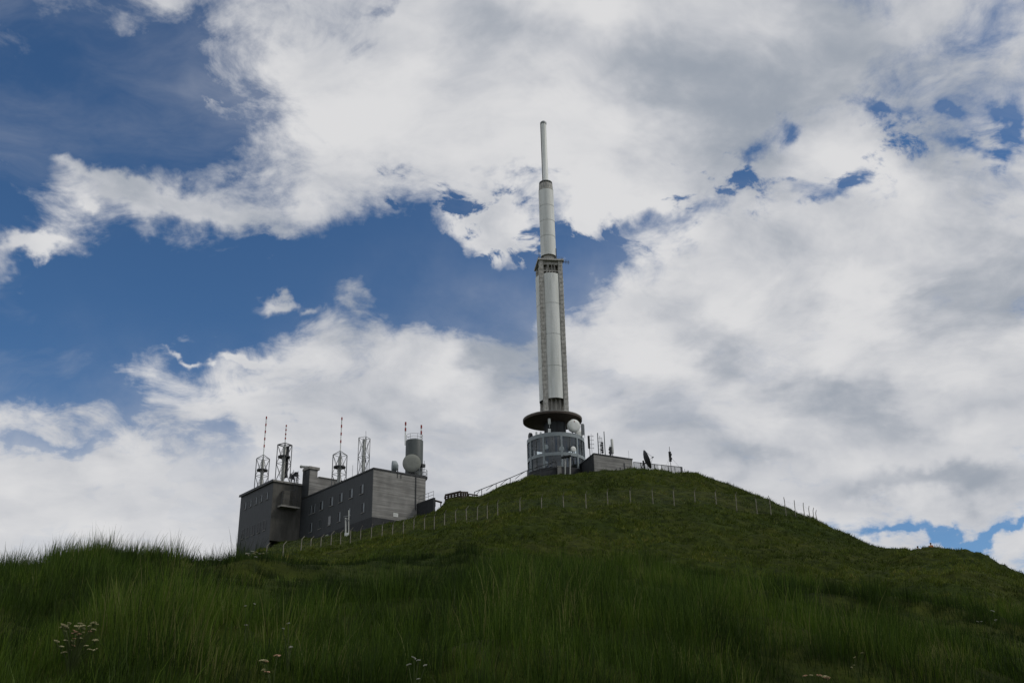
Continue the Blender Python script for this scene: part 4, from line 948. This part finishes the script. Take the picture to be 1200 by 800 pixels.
# ------------------------------------------------------------------ wild flowers in the near grass
def umbel(label, px, py, lo, heads, spread, hgt, fl, size, group=None, drop=.35):
    v = min((math.hypot(k[0] - px, k[1] - py), q) for k, q in SITES.items())[1]; zg = gz(v[0], v[1]); top = max(v[2] - zg, .25)
    t = thing('wild_flower', label, 'flower', (v[0], v[1], zg), 0, group)
    st = MB()
    for k in range(heads):
        a = random.uniform(0, 6.28); rr_ = spread * math.sqrt(random.random()); hx, hy = rr_ * math.cos(a), rr_ * math.sin(a) * .7
        hz = top - random.random() ** 1.5 * drop * top; hz = max(hz, .15)
        mid = Vector((hx * .4, hy * .4, hz * .6)); st.tube((0, 0, -.05), mid, .004, 5); st.tube(mid, (hx, hy, hz - .02), .0035, 5)
        b = MB(); s_ = size * random.uniform(.6, 1.15); tiltx, tilty = random.gauss(0, .25), random.gauss(0, .25)
        for j in range(16):
            q1 = random.uniform(0, 6.28); q2 = s_ * math.sqrt(random.random()); c = Vector((q2 * math.cos(q1), q2 * math.sin(q1), -.25 * q2 * q2 / s_)); c.z += c.x * tiltx + c.y * tilty
            st.tube((hx, hy, hz - .02), Vector((hx, hy, hz)) + c * .8 - Vector((0, 0, .012)), .0016, 4)
            b.lathe([(.0, -.004), (s_ * .22, 0), (s_ * .17, s_ * .10), (0, s_ * .13)], 6, (0, 0))
            for i in range(len(b.v) - 24 if False else len(b.v) - 4 * 6, len(b.v)):
                p = b.v[i]; b.v[i] = (p[0] + hx + c.x, p[1] + hy + c.y, p[2] + hz + c.z)
        b.build('flower_head', M[fl] if not isinstance(fl, (list, tuple)) else M[random.choice(fl)], t)
    st.build('stem', M['stem'], t)
    return t
umbel('large cream umbel plant with many flat heads at the lower left', 91, 737, 11.5, 36, .20, .7, ['cream', 'cream', 'cream', 'cream', 'pink'], .024, drop=.5)
umbel('few rusty pink flower heads low in the grass left of centre', 322, 771, 10.2, 5, .10, .5, ['pink', 'pink', 'cream'], .032, drop=.4)
umbel('white umbel plant on the near crest before the dark wing', 301, 650, 30, 9, .26, .8, ['whitefl', 'cream'], .05, drop=.45)
umbel('tiny white blossoms on a bent stem at the lower centre', 486, 772, 10.3, 5, .11, .5, 'whitefl', .02, drop=.5)
umbel('low row of rusty pink heads at the bottom right', 958, 791, 9.6, 7, .14, .4, ['pink', 'cream', 'pink'], .03, drop=.12)
umbel('sparse pale flower stalk in the middle of the left slope', 291, 706, 16, 3, .10, .6, 'whitefl', .018, drop=.6)
umbel('sparse whitish flower stalk right of the left slope middle', 341, 728, 13, 4, .08, .6, 'whitefl', .014, drop=.7)
umbel('small greenish yellow flower heads low on the right', 1003, 763, 11.5, 4, .10, .5, 'cream', .018, drop=.4)
umbel('faint pale flower heads at the right end of the slope', 1155, 716, 30, 6, .35, .6, 'whitefl', .035, drop=.6)

# ------------------------------------------------------------------ sun and sky
SUN_AZ = math.radians(-5.0); SUN_EL = math.radians(46.0)      # measured from +X towards +Y
sd = Vector((math.cos(SUN_EL) * math.cos(SUN_AZ), math.cos(SUN_EL) * math.sin(SUN_AZ), math.sin(SUN_EL)))
sl = bpy.data.lights.new('sun', 'SUN'); sl.energy = SUNP if 'SUNP' in globals() else 1.3; sl.angle = math.radians(10); sl.color = (1, .95, .88)
so = bpy.data.objects.new('sun', sl); COL.objects.link(so); so.rotation_euler = sd.to_track_quat('Z', 'Y').to_euler()
w = bpy.data.worlds.new('World'); S.world = w; w.use_nodes = True; nt = w.node_tree; L = nt.links.new
bg = nt.nodes['Background']; SKY = .05; bg.inputs['Strength'].default_value = SKY
sky = nn(nt, 'ShaderNodeTexSky', sky_type='NISHITA'); sky.sun_disc = False; sky.sun_elevation = SUN_EL; sky.sun_rotation = math.pi / 2 - SUN_AZ
sky.altitude = 1400; sky.air_density = 1.0; sky.dust_density = .6; sky.ozone_density = 2.5
tc = nn(nt, 'ShaderNodeTexCoord'); D = tc.outputs['Generated']
def math_(op, a, b=None, c=None, clamp=False):
    n = nn(nt, 'ShaderNodeMath', operation=op); n.use_clamp = clamp
    for i, v in enumerate((a, b, c)):
        if v is None: continue
        if isinstance(v, (int, float)): n.inputs[i].default_value = v
        else: L(v, n.inputs[i])
    return n.outputs[0]
def vmath(op, a, b=None, s=None):
    n = nn(nt, 'ShaderNodeVectorMath', operation=op)
    for i, v in enumerate((a, b)):
        if v is None: continue
        if isinstance(v, (tuple, list, np.ndarray)): n.inputs[i].default_value = tuple(map(float, v))
        else: L(v, n.inputs[i])
    if s is not None: n.inputs['Scale'].default_value = s
    return n.outputs['Value'] if op == 'DOT_PRODUCT' else n.outputs[0]
nm_ = nn(nt, 'ShaderNodeVectorMath', operation='NORMALIZE'); L(D, nm_.inputs[0]); D = nm_.outputs[0]
sx = nn(nt, 'ShaderNodeSeparateXYZ'); L(D, sx.inputs[0])
zc = math_('ADD', math_('MAXIMUM', sx.outputs[2], 0.0), .26)
cb = nn(nt, 'ShaderNodeCombineXYZ'); L(math_('DIVIDE', sx.outputs[0], zc), cb.inputs[0]); L(math_('DIVIDE', sx.outputs[1], zc), cb.inputs[1])
P0 = cb.outputs[0]
def noise(vec, scale, detail, rough, off=(0, 0, 0), dist=0.):
    n = nn(nt, 'ShaderNodeTexNoise', i_Scale=scale, i_Detail=detail, i_Roughness=rough, i_Distortion=dist); L(vmath('ADD', vec, off), n.inputs['Vector']); return n
wd1 = noise(D, 5.0, 5., .6, (4.4, 1.2, 7.7)).outputs['Color']; wd2 = noise(D, 20.0, 5., .58, (9.4, 3.2, 1.7)).outputs['Color']
DW = vmath('ADD', vmath('ADD', D, vmath('SCALE', vmath('SUBTRACT', wd1, (.5, .5, .5)), s=.15)), vmath('SCALE', vmath('SUBTRACT', wd2, (.5, .5, .5)), s=.055))
def sstep(v, a, b_):
    n = nn(nt, 'ShaderNodeMapRange', interpolation_type='SMOOTHSTEP'); n.inputs[1].default_value = a; n.inputs[2].default_value = b_; L(v, n.inputs[0]); return n.outputs[0]
# the layout of the cloud field is set by directions on the sky dome
def blob(px, py, sx_, sy_, ang):
    c = ray(px, py); c = c / np.linalg.norm(c); a = math.radians(ang)
    u = ray(px + 10 * math.cos(a), py + 10 * math.sin(a)); u /= np.linalg.norm(u); v = ray(px - 10 * math.sin(a), py + 10 * math.cos(a)); v /= np.linalg.norm(v)
    ua = (u - c); ua -= c * ua.dot(c); ua /= np.linalg.norm(ua); va = (v - c); va -= c * va.dot(c); va -= ua * va.dot(ua); va /= np.linalg.norm(va)
    pu = np.linalg.norm(u - c) / 10; pv = np.linalg.norm(v - c) / 10      # angle per pixel
    x = vmath('DOT_PRODUCT', DW, ua / (pu * sx_)); y = vmath('DOT_PRODUCT', DW, va / (pv * sy_))
    s = math_('MULTIPLY_ADD', x, x, math_('MULTIPLY', y, y))
    return math_('POWER', math.exp(-1), s)
def field(lst, base):
    acc = None
    for px, py, a, b_, ang, wgt in lst:
        g_ = blob(px, py, a, b_, ang); acc = math_('MULTIPLY_ADD', g_, wgt, base if acc is None else acc)
    return acc
CLOUDS = [
 (80, 90, 220, 150, 0, -1.6), (20, 390, 200, 68, -6, -1.8), (300, 352, 270, 62, -4, -1.7), (540, 312, 130, 42, -8, -1.0), (100, 170, 120, 60, 0, -.7), (200, 170, 75, 50, 0, -.9), (0, 250, 60, 40, 0, -.9),
 (715, 272, 100, 40, -12, -1.2), (640, 215, 55, 34, 0, -1.1), (690, 22, 20, 15, -25, -1.5), (810, 240, 75, 15, -12, -.7), (570, 215, 60, 14, 5, -.6), (480, 300, 50, 40, 0, -.5), (740, 200, 60, 10, -5, -.5),
 (952, 155, 18, 28, 20, -1.35), (890, 174, 28, 14, -20, -1.2), (1010, 222, 50, 15, -5, -1.15), (1170, 132, 13, 32, 8, -1.15), (1145, 178, 36, 11, 5, -1.0), (1042, 130, 28, 9, 10, -.9), (1100, 135, 16, 7, 10, -.7), (790, 205, 50, 10, 10, -.5),
 (1130, 634, 120, 7, -3, -1.7), (60, 508, 75, 10, -8, -.55), (290, 462, 60, 14, 0, -.45), (180, 475, 160, 30, -12, -.25), (360, 345, 120, 40, 0, -.3), (410, 45, 30, 20, 30, -.35), (455, 8, 16, 10, 0, -.6),
 (520, 110, 190, 110, 0, .45), (400, 190, 120, 70, 0, .35), (112, 216, 62, 13, 30, 1.05), (200, 258, 70, 15, 8, 1.1), (330, 258, 100, 20, -6, .65), (150, 62, 24, 18, 40, .55), (215, 118, 36, 22, 15, .62), (190, 8, 40, 12, 0, .6),
 (50, 303, 50, 9, 14, 1.35), (335, 357, 30, 11, 5, 1.9), (440, 352, 34, 17, -30, 1.5), (372, 376, 11, 6, 20, .9), (590, 265, 60, 34, 0, 1.3), (700, 230, 46, 22, 0, 1.5), (285, 409, 16, 5, 10, 1.5), (216, 405, 10, 5, 10, 1.1), (245, 411, 9, 5, 10, .9), (120, 282, 18, 8, 20, .9),
 (640, 420, 300, 50, -14, .35), (200, 590, 420, 60, 0, .6), (900, 360, 260, 100, 0, .5), (820, 50, 240, 80, 0, .5), (1050, 540, 240, 60, 0, .6), (650, 560, 300, 70, 0, .4)]
DARK = [(1095, 590, 95, 24, -3, .85), (1020, 478, 110, 14, -2, .4), (1130, 500, 130, 18, -4, .38), (900, 535, 120, 18, -8, .38), (860, 95, 170, 45, 8, .28), (1100, 60, 120, 40, 0, .2), (1180, 360, 60, 30, 0, .3), (700, 470, 160, 50, 0, .25), (1050, 380, 120, 14, 0, .2),
        (520, 110, 120, 60, 0, -.18), (330, 215, 100, 40, 0, -.25), (60, 600, 200, 50, 0, -.28), (1150, 560, 200, 14, 0, -.25), (900, 350, 200, 60, 0, -.2), (1000, 610, 80, 12, 0, -.3), (1000, 420, 200, 25, 0, -.1), (300, 520, 150, 40, 0, -.1), (1080, 440, 140, 14, -4, -.15), (450, 480, 130, 60, 0, .12)]
wv = noise(P0, 1.7, 4., .55, (3.1, 7.7, 0)); wvv = vmath('SCALE', vmath('SUBTRACT', wv.outputs['Color'], (.5, .5, .5)), s=.42); PW = vmath('ADD', P0, wvv)
wf = noise(P0, 9., 4., .6, (8.1, 2.7, 0)); PV = vmath('ADD', PW, vmath('SCALE', vmath('SUBTRACT', wf.outputs['Color'], (.5, .5, .5)), s=.16))
def puff(vec, scale, off):
    n = nn(nt, 'ShaderNodeTexVoronoi', feature='SMOOTH_F1', i_Scale=scale); n.inputs['Smoothness'].default_value = .7; n.inputs['Detail'].default_value = 0.
    L(vmath('ADD', vec, off), n.inputs['Vector']); return n.outputs['Distance']
n1 = noise(PW, 3.1, 11., .62, (11.3, 4.2, .5)).outputs['Fac']
n1s = noise(PW, 3.1, 8., .60, (11.3 - .05, 4.2 + .03, .5)).outputs['Fac']
n2 = noise(P0, 10., 8., .66, (1.3, 9.2, 2.5), .6).outputs['Fac']
pf = puff(PV, 5.2, (2.0, 5.0, 0)); pfs = puff(PV, 5.2, (2.0 - .05, 5.0 + .03, 0))
bias = field(CLOUDS, 1.05)
ns = math_('MULTIPLY_ADD', math_('SUBTRACT', n1, .5), 2.9, math_('MULTIPLY', math_('SUBTRACT', n2, .5), 1.7))
ns = math_('MULTIPLY_ADD', math_('SUBTRACT', .42, pf), .75, ns)
hole = sstep(noise(PW, 11., 6., .62, (5.3, 8.8, 1.1)).outputs['Fac'], .49, .70)
hm_ = math_('ADD', blob(985, 180, 260, 62, -4), math_('ADD', blob(770, 245, 170, 45, -12), math_('ADD', blob(590, 262, 150, 60, -10), math_('ADD', blob(440, 268, 130, 40, -6), blob(215, 140, 90, 70, 0)))))
val = math_('SUBTRACT', math_('MULTIPLY_ADD', ns, 1.45, bias), math_('MULTIPLY', math_('MULTIPLY', hole, hm_), 1.75))
alpha = sstep(val, -.35, 1.15)
mpv = nn(nt, 'ShaderNodeMapping'); mpv.inputs['Scale'].default_value = (1.0, 2.2, 1); mpv.inputs['Rotation'].default_value = (0, 0, .6); L(PW, mpv.inputs[0])
veil = sstep(noise(mpv.outputs[0], 1.6, 7., .62, (2.2, 6.1, 3.0)).outputs['Fac'], .42, .85)
alpha = math_('MAXIMUM', alpha, math_('MULTIPLY', veil, .38))
lv = math_('ADD', blob(170, 600, 480, 95, -3), math_('ADD', blob(640, 520, 340, 90, -8), blob(950, 420, 300, 110, 0)))
alpha = math_('MAXIMUM', alpha, math_('MINIMUM', math_('MULTIPLY', lv, 1.1), .94))
dark = field(DARK, .20)
n3 = noise(PW, 3.4, 5., .55, (21.3, 14.2, .5)).outputs['Fac']
relief = math_('ADD', math_('MULTIPLY', math_('SUBTRACT', n1, n1s), 2.6), math_('MULTIPLY', math_('SUBTRACT', pfs, pf), 1.9))
low = math_('MULTIPLY_ADD', sstep(sx.outputs[2], .18, .46), .62, .38)
tex = math_('SUBTRACT', math_('MULTIPLY', math_('SUBTRACT', n3, .5), .9), relief)
tex = math_('MULTIPLY_ADD', math_('SUBTRACT', pf, .42), .85, tex)
grey = math_('MULTIPLY_ADD', tex, low, dark)
thick = sstep(val, .35, 1.5)
grey = math_('MULTIPLY_ADD', thick, .15, grey)
gcl = sstep(grey, -.35, 1.45)
cr = nn(nt, 'ShaderNodeValToRGB'); e = cr.color_ramp.elements; L(gcl, cr.inputs[0])
e[0].position = 0; e[0].color = (.67, .67, .68, 1); e[1].position = 1; e[1].color = (.30, .335, .39, 1)
mid = e.new(.5); mid.color = (.50, .515, .55, 1)
sc = nn(nt, 'ShaderNodeMix', data_type='RGBA', blend_type='MULTIPLY'); sc.inputs[0].default_value = 1; L(cr.outputs[0], sc.inputs[6]); k_ = 1 / SKY; sc.inputs[7].default_value = (k_, k_, k_, 1)
sm = nn(nt, 'ShaderNodeMix', data_type='RGBA', blend_type='MULTIPLY'); sm.inputs[0].default_value = 1; L(sky.outputs[0], sm.inputs[6]); sm.inputs[7].default_value = (.95, 1.40, 1.70, 1)
fin = nn(nt, 'ShaderNodeMix', data_type='RGBA'); L(alpha, fin.inputs[0]); L(sm.outputs[2], fin.inputs[6]); L(sc.outputs[2], fin.inputs[7])
L(fin.outputs[2], bg.inputs['Color'])
w.cycles.sampling_method = 'MANUAL'; w.cycles.sample_map_resolution = 512

S.view_settings.view_transform = 'Standard'; S.view_settings.look = 'None'; S.view_settings.exposure = 0.08; S.view_settings.gamma = 1; S.view_settings.use_curve_mapping = False
S.cycles.use_denoising = True; S.cycles.max_bounces = 6; S.cycles.transparent_max_bounces = 16
